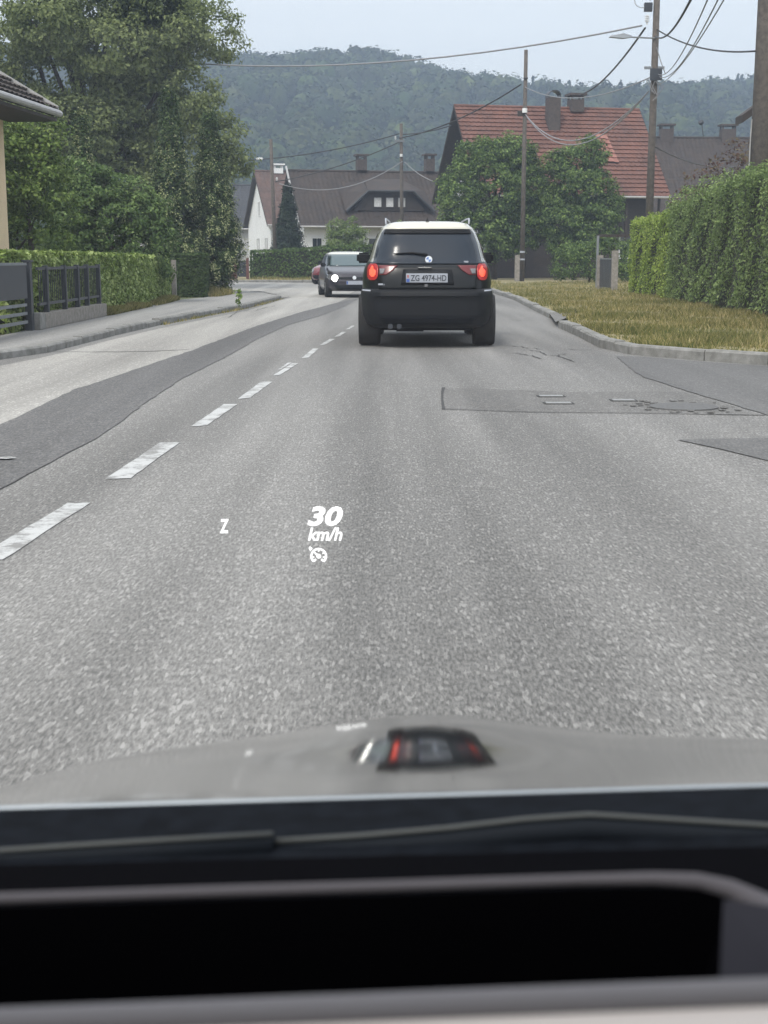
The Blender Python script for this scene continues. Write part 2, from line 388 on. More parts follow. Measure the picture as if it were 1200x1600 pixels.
def tree(name, label, cat, base, height, lobes, leafmat, per=26, clump=.38, lpc=26, leaf=.13, trunk_r=.16, group=None, stems=1, bottom=0.25, holes=9):
    root = thing(name, label, cat, base, 0, group)
    P, Q = lobes_points(lobes, per, clump, lpc, holes)
    cards('crown', P, Q, leaf, leafmat, root)
    tb = MB()
    for s in range(stems):
        ox = (s - (stems - 1) / 2) * .5
        top = lobes[0]; pts = [(ox, 0, -.05), (ox * 1.1 + .04, 0, height * .3), (top[0] * .5 + ox, top[1] * .5, height * .6), (top[0] + ox * .5, top[1], min(height * .85, top[2] + top[5] * .5))]
        tb.tube(pts, [trunk_r, trunk_r * .8, trunk_r * .5, trunk_r * .15], 8)
    tb.build('trunk', M_bark, root, True)
    br = MB()
    for (cx, cy, cz, rx, ry, rz) in lobes[:14]:
        st = Vector((top[0] * .25, top[1] * .25, height * random.uniform(bottom, .5)))
        en = Vector((cx, cy, cz)); md = (st + en) / 2 + Vector((random.uniform(-.2, .2), random.uniform(-.2, .2), -.15))
        br.tube([st, md, en, en + Vector((rx * .5 * random.uniform(-1, 1), 0, rz * .6))], [trunk_r * .45, trunk_r * .3, trunk_r * .18, .012], 6)
    br.build('limb', M_bark, root, True)
    return root

def hedge(name, label, pts_face, depth, heights, leafmat, dens=420, leaf=.075, group=None, base_z=.1, rough=.06, core=M_core, lumps=.05, side=1):
    """clipped hedge: face polyline (road side) pts_face, thickness depth to the side, heights per point"""
    org = Vector((pts_face[0][0], pts_face[0][1], base_z))
    root = thing(name, label, 'hedge', org, 0, group)
    pts = [np.array(p[:2]) - np.array(org[:2]) for p in pts_face]
    P = []; Q = []
    def lump(p): return lumps * (np.sin(p[:, 0] * 3.1 + p[:, 1] * 2.3) + np.sin(p[:, 1] * 5.3 + p[:, 2] * 4.1 + p[:, 0]) + .6 * np.sin(p[:, 2] * 9 + p[:, 1] * 7.7))
    cb = MB()
    for i in range(len(pts) - 1):
        a, b = pts[i], pts[i + 1]; ha, hb = heights[i], heights[i + 1]; L = np.linalg.norm(b - a); t = (b - a) / L
        nrm = np.array([-t[1], t[0]]) * side       # towards hedge interior
        for face in ('front', 'back', 'top', 'start', 'end'):
            if face in ('front', 'back'): area = L * (ha + hb) / 2
            elif face == 'top': area = L * depth
            elif face == 'start' and i == 0: area = depth * ha
            elif face == 'end' and i == len(pts) - 2: area = depth * hb
            else: continue
            dd = dens * (.35 if face == 'back' else 1)
            n = int(area * dd); r1 = rng.uniform(0, 1, n); r2 = rng.uniform(0, 1, n)
            inn = np.abs(rng.normal(0, rough, n))
            if face in ('front', 'back', 'top'):
                hh = ha + (hb - ha) * r1
                w = np.where(face == 'front', inn, np.where(face == 'back', depth - inn, 0)) if face != 'top' else r2 * depth
                z = hh * r2 if face != 'top' else hh - inn
                xy = a + t * (r1 * L)[:, None] + nrm * np.asarray(w)[:, None]
                no = {'front': [*(-nrm), .45], 'back': [*nrm, .3], 'top': [0, 0, 1]}[face]
            else:
                e = a if face == 'start' else b; hh = ha if face == 'start' else hb; sg = 1 if face == 'start' else -1
                xy = e + nrm * (r1 * depth)[:, None] + t * (inn * sg)[:, None]; z = hh * r2; no = [*(-t * sg), .45]
            p = np.column_stack([xy, z]); no = np.tile(np.array(no, float), (n, 1))
            p += unit(no) * lump(p)[:, None]
            # round the top edge
            if face == 'front': 
                k = np.clip((z - (hh - .15)) / .15, 0, 1); p[:, :2] += nrm * (k ** 2 * .10)[:, None]
            P.append(p); Q.append(no)
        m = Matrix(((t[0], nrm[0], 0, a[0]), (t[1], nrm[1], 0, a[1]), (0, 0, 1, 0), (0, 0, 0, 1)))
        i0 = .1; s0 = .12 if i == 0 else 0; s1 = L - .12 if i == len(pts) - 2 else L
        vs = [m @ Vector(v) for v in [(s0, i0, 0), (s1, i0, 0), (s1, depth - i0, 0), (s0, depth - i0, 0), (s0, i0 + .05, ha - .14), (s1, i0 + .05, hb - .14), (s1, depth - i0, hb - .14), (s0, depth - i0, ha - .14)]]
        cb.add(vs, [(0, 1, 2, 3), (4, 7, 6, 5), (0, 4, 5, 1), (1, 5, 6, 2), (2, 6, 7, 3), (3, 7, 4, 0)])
    cards('foliage', np.vstack(P), np.vstack(Q), leaf, leafmat, root, jitter=.6)
    cb.build('twig_core', core, root)
    return root

# ------------------------------------------------------------------ setting: ground and roads
g = mesh('ground', [(-600, -50, -.03), (600, -50, -.03), (600, 640, -.03), (-600, 640, -.03)], [(0, 1, 2, 3)], M_ground); g['kind'] = 'structure'
rk_px = [(1330, 588), (1200, 571), (1100, 564), (985, 554), (935, 543), (905, 527), (872, 512)]
rkA = [Vector((13.5, 13.6, 0))] + [G(*p) for p in rk_px]
rkB = [G(*p) for p in [(858, 497), (832, 484), (806, 470), (786, 463)]] + [Vector(p) for p in [(3.75, 50, 0), (3.0, 57, 0), (.6, 64, 0), (-4, 68, 0), (-10, 69.6, 0), (-30, 71, 0)]]
lk = [Vector(p) for p in [(-5.3, -6, 0), (-4.9, 10, 0)]] + [G(*p) for p in [(0, 562), (75, 551), (130, 537), (180, 524), (250, 508), (330, 492), (385, 482), (440, 467)]] + [Vector(p) for p in [(-3.9, 45.5, 0), (-6.2, 50, 0), (-10, 53, 0), (-30, 55, 0)]]
rk_all = rkA + rkB
road_pts = [Vector((13.5, -6, 0))] + rk_all + lk[::-1]
road = poly_sheet('road', [(p.x + (.06 if i <= len(rk_all) else -.06), p.y) for i, p in enumerate(road_pts)], 0, M_road, kind='structure')
poly_sheet('bleached_lane', [G(*p) for p in [(-260, 640), (0, 572), (80, 556), (180, 530), (252, 513), (385, 486), (440, 469), (470, 461), (552, 462), (530, 472), (470, 489), (400, 511), (300, 549), (190, 586), (115, 611), (0, 666), (-260, 790)]], .003, M_pale, road, rag=.012)
poly_sheet('far_bend', [(p.x, p.y) for p in [G(445, 465), G(540, 463), G(565, 449), Vector((1.8, 60, 0)), Vector((-1, 64.6, 0)), Vector((-5, 67.6, 0)), Vector((-10, 69, 0)), Vector((-29, 70.4, 0)), Vector((-29, 55.4, 0)), Vector((-10, 53.5, 0)), Vector((-6, 50.4, 0)), Vector((-3.7, 45.8, 0))]], .0035, M_pale, road, rag=.012)
poly_sheet('dark_repair_strip', [G(*p) for p in [(-260, 788), (0, 665), (115, 610), (190, 585), (240, 568), (300, 548), (400, 510), (470, 488), (545, 469), (560, 467), (545, 476), (500, 494), (450, 508), (400, 531), (350, 560), (285, 592), (222, 634), (195, 655), (150, 685), (60, 733), (0, 766), (-260, 905)]], .006, M_dark, road, rag=.012)
poly_sheet('side_street_asphalt', [G(*p) for p in [(963, 557), (985, 577), (1005, 590), (1050, 604), (1100, 620), (1150, 634), (1200, 650), (1400, 700)]] + [Vector((13.4, 9.5, 0)), Vector((13.4, 13.5, 0))] + [G(*p) for p in [(1330, 590), (1200, 573), (1100, 566), (1000, 558)]], .006, M_side, road, rag=.012)
poly_sheet('dark_wedge_patch', [G(*p) for p in [(1060, 688), (1200, 685), (1500, 682), (1500, 800), (1330, 752), (1200, 721), (1120, 702)]], .006, M_side, road, rag=.012)
poly_sheet('old_patch', [G(*p) for p in [(690, 607), (760, 609), (870, 613), (1010, 612), (1075, 613), (1160, 640), (1195, 649), (1000, 646), (830, 644), (740, 641), (692, 639)]], .003, M_patch, road, rag=.012)
def strip(name, px, w, z, m, parent):
    pts = [G(*p) for p in px]; vs = []; fs = []
    for i, p in enumerate(pts):
        t = (pts[min(i + 1, len(pts) - 1)] - pts[max(i - 1, 0)]).normalized(); n = Vector((-t.y, t.x, 0)); ww = w * random.uniform(.6, 1.3)
        vs += [(p.x + n.x * ww, p.y + n.y * ww, z), (p.x - n.x * ww, p.y - n.y * ww, z)]
    for i in range(len(pts) - 1): fs.append((2 * i, 2 * i + 1, 2 * i + 3, 2 * i + 2))
    return recalc(mesh(name, vs, fs, m, parent))
strip('joint_seal', [(80, 550), (130, 550.5), (180, 550.5), (240, 549.5), (296, 546.5)], .022, .0075, M_crack, road)
strip('joint_seal', [(693, 606), (691, 615), (691, 625), (693, 640)], .014, .005, M_crack, road)
strip('joint_seal', [(693, 640.5), (740, 641.5), (830, 645), (1000, 646.5), (1195, 649.5)], .009, .005, M_crack, road)
strip('joint_seal', [(693, 607), (760, 609), (870, 613)], .008, .005, M_crack, road)
for k, px in enumerate([[(790, 540), (812, 542), (830, 545), (848, 546)], [(815, 547), (842, 549), (852, 555), (868, 556), (886, 553)], [(800, 552), (826, 555), (845, 561)], [(868, 556), (884, 561), (897, 566)], [(795, 499), (815, 502), (832, 501)], [(880, 545), (905, 548), (925, 547)], [(330, 470), (380, 473), (430, 470), (452, 463)], [(355, 497), (372, 487), (398, 486), (430, 478)]]):
    q = []
    for a_, b_ in zip(px[:-1], px[1:]):
        for j in range(5): q.append((a_[0] + (b_[0] - a_[0]) * j / 5 + random.uniform(-2, 2), a_[1] + (b_[1] - a_[1]) * j / 5 + random.uniform(-.7, .7)))
    q.append(px[-1]); strip('crack', q, .011, .0055 if k != 7 else .007, M_crack, road)
# lane dashes
dash_px = [[(-45, 878), (4, 876), (141, 787), (106, 787)], [(165, 749), (204, 748), (281, 692), (250, 692)], [(298, 667), (324, 665), (371, 632), (350, 632)], [(371, 624), (391, 622), (425, 597), (408, 597)], [(427, 587), (438, 586), (466, 568), (456, 568)], [(471, 560), (482, 559), (498, 545), (489, 545)], [(499, 540), (508, 539), (523, 530), (515, 530)], [(522, 527), (529, 526.5), (541, 519), (534, 519)], [(540, 515), (546, 514.5), (555, 509), (550, 509)], [(434, 578), (440, 577), (456, 567), (450, 567)]]
for q in dash_px:
    pts = [G(*p) for p in q]; out = []
    for i in range(4):
        a, b = pts[i], pts[(i + 1) % 4]; n = 9 if i % 2 == 1 else 3
        for k in range(n):
            p = a.lerp(b, k / n); out.append((p.x + random.uniform(-.004, .004), p.y + random.uniform(-.012, .012)))
    poly_sheet('lane_dash', out, .004, M_line, road)
# small litter / paint flakes on road
for (u, v, w, label) in [(9, 719, .07, 'small pale leaf lying on the dark repair strip at left')]:
    p = G(u, v); o = poly_sheet('road_scrap', [(p.x - w, p.y - .03), (p.x + w * .3, p.y - .05), (p.x + w, p.y), (p.x + w * .2, p.y + .05), (p.x - w * .8, p.y + .03)], .016, M_line)
    tag(o, label, 'litter')
# utility covers
def cover_bar(u0, u1, v, label):
    a, b = G(u0, v), G(u1, v); c = (a + b) / 2; w = (b - a).length / 2
    r = thing('valve_cover', label, 'cover', (c.x, c.y, .008), 0)
    o = MB().box(-w, w, -.055, .055, -.004, .004).build('cover_plate', M_steel, r); 
    MB().box(-w - .02, w + .02, -.075, .075, -.01, .001).build('cover_frame', M_crack, r)
cover_bar(843, 879, 620, 'pale steel valve cover, farther one of the close pair on the grey road patch')
cover_bar(853, 892, 631, 'pale steel valve cover, nearer one of the close pair on the grey road patch')
cover_bar(957, 991, 626.5, 'lone pale steel cover between the close pair and the round drain')
c = G(1068, 637); M_drain = mat('drain_iron', (.13, .13, .13), .7, noise=.3, scale=30)
r = thing('manhole_cover', 'worn round manhole cover ringed by broken asphalt on the grey road patch', 'manhole cover', (c.x, c.y, .010))
mb = MB()
for k in range(30):
    th = random.uniform(0, 6.28); rr = random.uniform(.30, .52); s = random.uniform(.012, .028); q = Vector((math.cos(th) * rr, math.sin(th) * rr, 0))
    mb.box(q.x - s, q.x + s, q.y - s, q.y + s, 0, random.uniform(.002, .006))
mb.build('broken_rim', M_patch, r)['kind'] = 'stuff'
mb = MB(); mb.tube([(0, 0, -.01), (0, 0, .004)], .28, 24); mb.build('lid', M_drain, r)

# kerbs, pavement, verge
def kerb(name, line, w, h, inward, step=1.0, mat_=M_kerb):
    root = bpy.data.objects.new(name, None); root['kind'] = 'structure'; link(root)
    # resample
    pts = [line[0]]; acc = []
    for a, b in zip(line[:-1], line[1:]):
        L = (b - a).length; n = max(1, round(L / step)); acc += [a.lerp(b, k / n) for k in range(n)]
    acc.append(line[-1])
    for a, b in zip(acc[:-1], acc[1:]):
        t = (b - a); L = t.length; t.normalize(); n = Vector((-t.y, t.x, 0)) * inward; hh = h + random.uniform(-.012, .012)
        g_ = .012
        vs = []
        for (s, o_, z) in [(g_, 0, -.05), (L - g_, 0, -.05), (L - g_, w, -.05), (g_, w, -.05), (g_, .02, hh), (L - g_, .02, hh), (L - g_, w, hh), (g_, w, hh), (g_, 0, hh - .025), (L - g_, 0, hh - .025)]:
            vs.append(a + t * s + n * (o_ + random.uniform(-.004, .004)) + Vector((0, 0, z)))
        recalc(mesh('kerb_stone', vs, [(0, 1, 9, 8), (8, 9, 5, 4), (4, 5, 6, 7), (3, 7, 6, 2), (0, 8, 4, 7, 3), (1, 2, 6, 5, 9)], mat_, root))
    return root
kerb('kerb_right', rkA, .16, .13, -1, .9)
# note: rkA runs from near/right to far/left, so the verge lies to its right-hand side
kerb('kerb_right_far', rkB, .16, .12, -1, 1.3)
kerb('kerb_left', lk[1:], .15, .11, 1, 1.1)
def off(line, d):
    out = []
    for i, p in enumerate(line):
        t = (line[min(i + 1, len(line) - 1)] - line[max(i - 1, 0)]).normalized(); n = Vector((-t.y, t.x, 0)); out.append(p + n * d)
    return out
rin = off(rkA, -.15) + [G(892, 499)] + off(rkB, -.15)
verge_pts = rin + [Vector((-30, 130, 0)), Vector((60, 130, 0)), Vector((60, 14.2, 0))]
poly_sheet('verge', [(p.x, p.y) for p in verge_pts], .095, M_soil, kind='structure')
poly_sheet('driveway_gap', [G(*p) for p in [(868, 512), (858, 497), (870, 489), (893, 487), (905, 493), (890, 503)]], .10, M_patch, kind='structure')
lin = off(lk, .14)
poly_sheet('left_pavement', [(p.x, p.y) for p in lin] + [(-30, 52), (-9.5, 48.5), (-5.3, 43), (-5.15, 41.5), (-5.05, 39.4), (-5.55, 37), (-5.5, 27), (-5.6, 20), (-7, 18.5), (-12, 16), (-12, -6)], .10, M_walk, kind='structure')
poly_sheet('garden_lawn', [(-30, 55), (-9.5, 48.5), (-5.3, 43), (-5.15, 41.5), (-5.05, 39.4), (-5.55, 37), (-5.5, 27), (-5.6, 20), (-7, 18.5), (-12, 16), (-40, 10), (-60, 54)], .085, M_ground, kind='structure')

# ------------------------------------------------------------------ hill and forest
def hill_z(x, y):
    """main wooded ridge"""
    th = x / y
    prof = np.interp(th, [-1.2, -.5, -.20, -.13, -.05, -.02, .02, .065, .095, .13, .19, .24, .5, 1.2],
                     [30, 50, 60, 60, 60, 58, 55, 51, 48.5, 49, 50, 50, 42, 25])
    k = np.clip((y - 215) / 265, 0, 1); k = k * k * (3 - 2 * k)
    back = np.clip(1 - (y - 480) / 150, 0, 1) * .35 + .65
    z = prof * k * np.where(y > 480, back, 1)
    # a nearer spur on the right that falls off to the right
    sp = 12 * np.exp(-((th - .16) / .06) ** 2) * np.exp(-((y - 330) / 60) ** 2)
    z = z + sp * .55 + 2.2 * np.sin(x * .045 + y * .03) * k + 1.5 * np.sin(x * .11 - y * .05) * k
    return z - .4
xs = np.linspace(-560, 560, 90); ys = np.linspace(200, 630, 60)
vs = []; fs = []
for j, y in enumerate(ys):
    for i, x in enumerate(xs): vs.append((x, y, float(hill_z(np.array(x), np.array(y)))))
for j in range(len(ys) - 1):
    for i in range(len(xs) - 1):
        a = j * len(xs) + i; fs.append((a, a + 1, a + 1 + len(xs), a + len(xs)))
M_hill = mat('forest_floor', (.03, .04, .018), .95, noise=.4, scale=.05)
hill = mesh('hill', vs, fs, M_hill, sm=True); hill['kind'] = 'structure'
ico = bmesh.new(); bmesh.ops.create_icosphere(ico, subdivisions=2, radius=1); ico.verts.ensure_lookup_table()
IV = np.array([v.co[:] for v in ico.verts]); IF = np.array([[v.index for v in f.verts] for f in ico.faces]); ico.free()
P = []; Q = []; T0 = []; EV = []; EF = []; T1 = []; S = []
cnt = 0
def forest_sites():
    out = []
    for k in range(2600):
        y = rng.uniform(225, 500); th = rng.uniform(-.33, .33) if k % 12 else rng.uniform(-.9, .9)
        out.append((th * y, y))
    for k in range(420):   # dense crest line
        y = rng.uniform(468, 492); th = rng.uniform(-.30, .30); out.append((th * y, y))
    return out
for (x, y) in forest_sites():
    z = float(hill_z(np.array(x), np.array(y))); th = x / y
    con = (rng.uniform() < (.45 if .10 < th or y > 440 and th > .05 else .05))
    r_ = rng.uniform(2.6, 4.4) if not con else rng.uniform(1.3, 2.1); h_ = rng.uniform(5.5, 8.5) if not con else rng.uniform(6, 8.5)
    cz = z + h_ * .55
    br = rng.uniform(.75, 1.3); tint = np.array([br * rng.uniform(.85, 1.2), br, br * rng.uniform(.8, 1.05)])
    if con: tint = np.array([.5, .62, .62])
    if rng.uniform() < .05 and not con: tint = np.array([1.7, 1.6, 1.1])
    n = 110 if not con else 60
    d = unit(rng.normal(0, 1, (n, 3))); d[:, 2] = np.abs(d[:, 2]) * np.where(rng.uniform(0, 1, n) < .85, 1, -1)
    if con:
        hh = rng.uniform(0, 1, n); ang = rng.uniform(0, 6.283, n); rr = r_ * (1 - hh) * rng.uniform(.75, 1.1, n) + .1
        pp = np.column_stack([np.cos(ang) * rr, np.sin(ang) * rr, hh * h_ * 1.1]) + [x, y, z]
        qq = np.column_stack([np.cos(ang), np.sin(ang), np.full(n, .5)])
    else:
        lump = 1 + .18 * np.sin(d[:, 0] * 5 + x) * np.sin(d[:, 1] * 5 + y) + .12 * np.sin(d[:, 2] * 9 + x)
        pp = d * np.array([r_, r_, h_ * .55]) * lump[:, None] + [x, y, cz]; qq = d + [0, 0, .3]
        ev = IV * np.array([r_, r_, h_ * .55]) * .9 * (1 + .15 * np.sin(IV[:, :1] * 5 + x) * np.sin(IV[:, 1:2] * 5 + y)) + [x, y, cz]
        EV.append(ev); EF.append(IF + cnt); cnt += len(IV); T1.append(np.tile(tint, (len(IV), 1)))
    P.append(pp); Q.append(qq); T0.append(np.tile(tint, (n, 1)))
forest = cards('forest', np.vstack(P), np.vstack(Q), 1.05, L_forest, None, aspect=.8, jitter=.45, tint=(np.vstack(T0), np.vstack(T1)), extra=(np.vstack(EV), np.vstack(EF)))
tag(forest, 'hazy wooded hill of mixed trees rising behind the village roofs', 'forest', kind='stuff')

# ------------------------------------------------------------------ roofs and houses
def tile_plane(name, A, B, C, D, mat_, parent, course=.33, tile=.3, amp=.03, saw=.06, thick=.12):
    """A,B eave (left,right), C,D ridge (right,left). real courses and pans"""
    A, B, C, D = map(Vector, (A, B, C, D)); nrm = (B - A).cross(D - A).normalized()
    L = max((B - A).length, (C - D).length); Hh = (D - A).length
    nc = max(2, int(Hh / course)); nu = max(4, int(L / tile) * 4)
    vs = []; fs = []; rows = []
    for j in range(nc):
        for (vv, off_) in ((j / nc, saw), ((j + 1) / nc, 0.0)): rows.append((vv, off_))
    for (vv, off_) in rows:
        for i in range(nu + 1):
            uu = i / nu; p = A.lerp(B, uu).lerp(D.lerp(C, uu), vv)
            vs.append(p + nrm * (off_ + amp * (.5 + .5 * math.cos(i * math.pi / 2))))
    m = nu + 1
    for j in range(len(rows) - 1):
        for i in range(nu): fs.append((j * m + i, j * m + i + 1, (j + 1) * m + i + 1, (j + 1) * m + i))
    o = mesh(name, vs, fs, mat_, parent)
    # underside slab
    d = nrm * -thick
    MB().add([A + d, B + d, C + d, D + d, A - nrm * .005, B - nrm * .005, C - nrm * .005, D - nrm * .005], [(3, 2, 1, 0), (0, 1, 5, 4), (1, 2, 6, 5), (2, 3, 7, 6), (3, 0, 4, 7)]).build('roof_boards', M_dwood, o)
    return o
def gable_house(name, label, cat, loc, rz, L, D, ze, zr, wallm, roofm, ov=.5, ovx=.4, tile=.3, course=.33, wall_in=None, saw=.012):
    """local: x along ridge 0..L, y depth 0..D (roof extents). loc z=0"""
    root = thing(name, label, cat, loc, rz)
    tile_plane('roof', (0, 0, ze), (L, 0, ze), (L, D / 2, zr), (0, D / 2, zr), roofm, root, course, tile, saw=saw)
    tile_plane('roof', (L, D, ze), (0, D, ze), (0, D / 2, zr), (L, D / 2, zr), roofm, root, course, tile, saw=saw)
    sl = (zr - ze) / (D / 2); zw = ze + ov * sl - .12
    x0, x1, y0, y1 = ovx, L - ovx, ov, D - ov
    apex = zr - .14
    m = MB(); m.add([(x0, y0, 0), (x1, y0, 0), (x1, y1, 0), (x0, y1, 0), (x0, y0, zw), (x1, y0, zw), (x1, y1, zw), (x0, y1, zw), (x0, D / 2, apex), (x1, D / 2, apex)],
          [(0, 1, 5, 4), (2, 3, 7, 6), (0, 4, 8, 7, 3), (1, 2, 6, 9, 5), (4, 5, 9, 8), (6, 7, 8, 9)])
    m.build('wall', wallm, root)
    rt = MB()
    rt.tube([(0, D / 2, zr + .02), (L, D / 2, zr + .02)], .09, 8); rt.build('ridge_cap', roofm, root)
    for x in (-.02, L + .02):
        MB().add([(x, -.02, ze - .14), (x, D / 2, zr - .12), (x, D / 2, zr + .04), (x, -.02, ze + .03), (x + .03, -.02, ze - .14), (x + .03, D / 2, zr - .12), (x + .03, D / 2, zr + .04), (x + .03, -.02, ze + .03)],
                 [(0, 1, 2, 3), (7, 6, 5, 4), (0, 4, 5, 1), (3, 2, 6, 7), (0, 3, 7, 4)]).build('barge_board', M_dwood, root)
        MB().add([(x, D + .02, ze - .14), (x, D / 2, zr - .12), (x, D / 2, zr + .04), (x, D + .02, ze + .03), (x + .03, D + .02, ze - .14), (x + .03, D / 2, zr - .12), (x + .03, D / 2, zr + .04), (x + .03, D + .02, ze + .03)],
                 [(3, 2, 1, 0), (4, 5, 6, 7), (1, 5, 4, 0), (7, 6, 2, 3), (4, 7, 3, 0)]).build('barge_board', M_dwood, root)
    MB().tube([(0, -.06, ze - .03), (L, -.06, ze - .03)], .06, 8).build('gutter', M_gutter, root)
    return root
def window(root, x0, x1, y, z0, z1, facing='front', panes=1, glass=M_glassd, frame=M_white, x=None):
    """front: in plane y (x0..x1); side: plane x at y range (x0..x1 used as y)"""
    fr = MB(); t = .06
    def bx(a0, a1, c0, c1, d0, d1, mb):
        if facing == 'front': mb.box(a0, a1, y - d1, y - d0, c0, c1)
        else: mb.box(y - d1, y - d0, a0, a1, c0, c1)
    bx(x0 - t, x0, z0 - t, z1 + t, 0, .05, fr); bx(x1, x1 + t, z0 - t, z1 + t, 0, .05, fr); bx(x0, x1, z0 - t, z0, 0, .05, fr); bx(x0, x1, z1, z1 + t, 0, .05, fr)
    w = fr.build('window', frame, root)
    for k in range(panes):
        a = x0 + (x1 - x0) * k / panes; b = x0 + (x1 - x0) * (k + 1) / panes; pm = MB(); bx(a + .015, b - .015, z0, z1, .005, .02, pm); pm.build('pane', glass, w)
    return w
def chimney(root, x, y, z0, z1, wx, wy, cap='slab', m=M_brick):
    ch = MB().box(x - wx, x + wx, y - wy, y + wy, z0, z1).build('chimney', m, root)
    if cap == 'slab':
        c = MB()
        for sx_ in (-1, 1):
            for sy_ in (-1, 1): c.box(x + sx_ * (wx - .06) - .05, x + sx_ * (wx - .06) + .05, y + sy_ * (wy - .06) - .05, y + sy_ * (wy - .06) + .05, z1, z1 + .22)
        c.box(x - wx - .12, x + wx + .12, y - wy - .12, y + wy + .12, z1 + .22, z1 + .34); c.build('cap', m, ch)
    else:
        c = MB(); n = 10; vs = []
        for k in range(n + 1):
            a = math.pi * k / n
            for yy in (y - wy, y + wy): vs.append((x - math.cos(a) * wx * 1.05, yy, z1 + .08 + math.sin(a) * .28))
        vs2 = [(v[0], v[1], v[2] + .05) for v in vs]; k0 = len(vs); fs = []
        for k in range(n):
            fs.append((2 * k, 2 * k + 1, 2 * k + 3, 2 * k + 2)); fs.append((k0 + 2 * k, k0 + 2 * k + 2, k0 + 2 * k + 3, k0 + 2 * k + 1)); fs.append((2 * k, 2 * k + 2, k0 + 2 * k + 2, k0 + 2 * k)); fs.append((2 * k + 1, k0 + 2 * k + 1, k0 + 2 * k + 3, 2 * k + 3))
        c.add(vs + vs2, fs); c.box(x - wx * 1.05, x - wx * .85, y - wy, y + wy, z1, z1 + .1); c.box(x + wx * .85, x + wx * 1.05, y - wy, y + wy, z1, z1 + .1)
        c.build('cap', M_anth, ch)
    return ch

# red-tiled house
rh = gable_house('red_roof_house', 'large house with steep red tiled roof behind the chestnut trees', 'house', (4.97, 75, 0), R(12), 11.1, 9.9, 4.49, 9.6, M_dwood, M_redt, ov=1.0, ovx=.9, saw=.06)
chimney(rh, 5.5, 3.9, 8.2, 10.05, .34, .34, 'arch'); chimney(rh, 7.2, 4.9, 9.4, 10.08, .38, .38, 'slab')
MB().add([(.88, 1.4, 0), (.88, 8.5, 0), (.88, 8.5, 4.4), (.88, 4.95, 7.8), (.88, 1.4, 4.4)], [(0, 4, 3, 2, 1)]).build('gable_wall', M_white, rh)
window(rh, 4.3, 5.6, .88, 5.0, 6.3, 'side', 2)
mb = MB()
for k in range(6): mb.box(1 + k * 1.9, 1.12 + k * 1.9, .25, .37, 0, 4.5)
mb.build('porch_post', M_dwood, rh)
window(rh, 8.6, 9.6, .99, 1.2, 2.4); window(rh, 6.2, 7.2, .99, 1.2, 2.4)
MB().box(7.9, 10.8, .12, .2, 1.9, 2.0).build('porch_rail', M_galv, rh)
M_paler = mat('replaced_paler_tiles', (.31, .15, .12), .75, col2=(.22, .09, .07), scale=2)
def slope_pt(u, v, zr, ze, D):  # roof plane of a local house
    return (u, v * D / 2, ze + (zr - ze) * v)
nrm_ = Vector((0, -(9.6 - 4.49), 4.95)).normalized() * .07
qa = [Vector(slope_pt(a, b, 9.6, 4.49, 9.9)) + nrm_ for a, b in ((7.6, .38), (8.7, .36), (8.5, .68), (7.8, .7))]
tile_plane('replaced_tiles', *qa, M_paler, rh, thick=.03)

# brown roof house, centre
bh = gable_house('brown_roof_house', 'low house with long dark brown roof and eyebrow dormer behind the far hedge', 'house', (-5.3, 88, 0), R(14), 11.6, 8.8, 3.15, 6.8, M_white, M_brown, ov=.6, ovx=.35)
chimney(bh, 5.0, 4.4, 6.9, 7.6, .32, .3, 'slab'); chimney(bh, 9.7, 4.4, 6.9, 7.7, .3, .3, 'slab')
# eyebrow dormer
dz0, dz1 = 4.18, 5.35; cxd = 6.1; yf = 1.05
mb = MB(); fr_ = [(cxd - 2.45, yf, dz0), (cxd + 2.45, yf, dz0), (cxd + 1.35, yf, dz1), (cxd - 1.35, yf, dz1)]
bk_ = [(cxd - 2.2, 3.2, dz0 + 1.9), (cxd + 2.2, 3.2, dz0 + 1.9), (cxd + 1.2, 3.2, dz1 + .75), (cxd - 1.2, 3.2, dz1 + .75)]
mb.add(fr_ + bk_, [(0, 1, 2, 3), (1, 5, 6, 2), (0, 3, 7, 4)]); dm = mb.build('dormer', M_dwood, bh)
tp = MB(); h_ = .12
def slab(mb, a, b, c_, d_, t=.12):
    a, b, c_, d_ = map(Vector, (a, b, c_, d_)); n = (b - a).cross(d_ - a).normalized() * t
    mb.add([a, b, c_, d_, a + n, b + n, c_ + n, d_ + n], [(3, 2, 1, 0), (4, 5, 6, 7), (0, 1, 5, 4), (1, 2, 6, 5), (2, 3, 7, 6), (3, 0, 4, 7)])
slab(tp, (cxd - 1.55, yf - .28, dz1), (cxd + 1.55, yf - .28, dz1), (cxd + 1.2, 3.3, dz1 + .85), (cxd - 1.2, 3.3, dz1 + .85))
slab(tp, (cxd - 2.95, yf - .25, dz0 - .1), (cxd - 1.5, yf - .28, dz1), (cxd - 1.2, 3.3, dz1 + .85), (cxd - 2.7, 2.6, dz0 + 1.25))
slab(tp, (cxd + 1.5, yf - .28, dz1), (cxd + 2.95, yf - .25, dz0 - .1), (cxd + 2.7, 2.6, dz0 + 1.25), (cxd + 1.2, 3.3, dz1 + .85))
tp.build('dormer_roof', M_brown, dm)
fb = MB(); fb.tube([(cxd - 2.95, yf - .3, dz0 - .05), (cxd - 1.5, yf - .32, dz1 + .05), (cxd + 1.5, yf - .32, dz1 + .05), (cxd + 2.95, yf - .3, dz0 - .05)], .09, 6); fb.build('dormer_fascia', M_slate, dm)
for k in range(3):
    w = window(bh, cxd - 1.05 + k * .8, cxd - .55 + k * .8, yf - .02, 4.42, 5.0, 'front', 1, M_curtain if k < 2 else M_greyw, M_dwood)
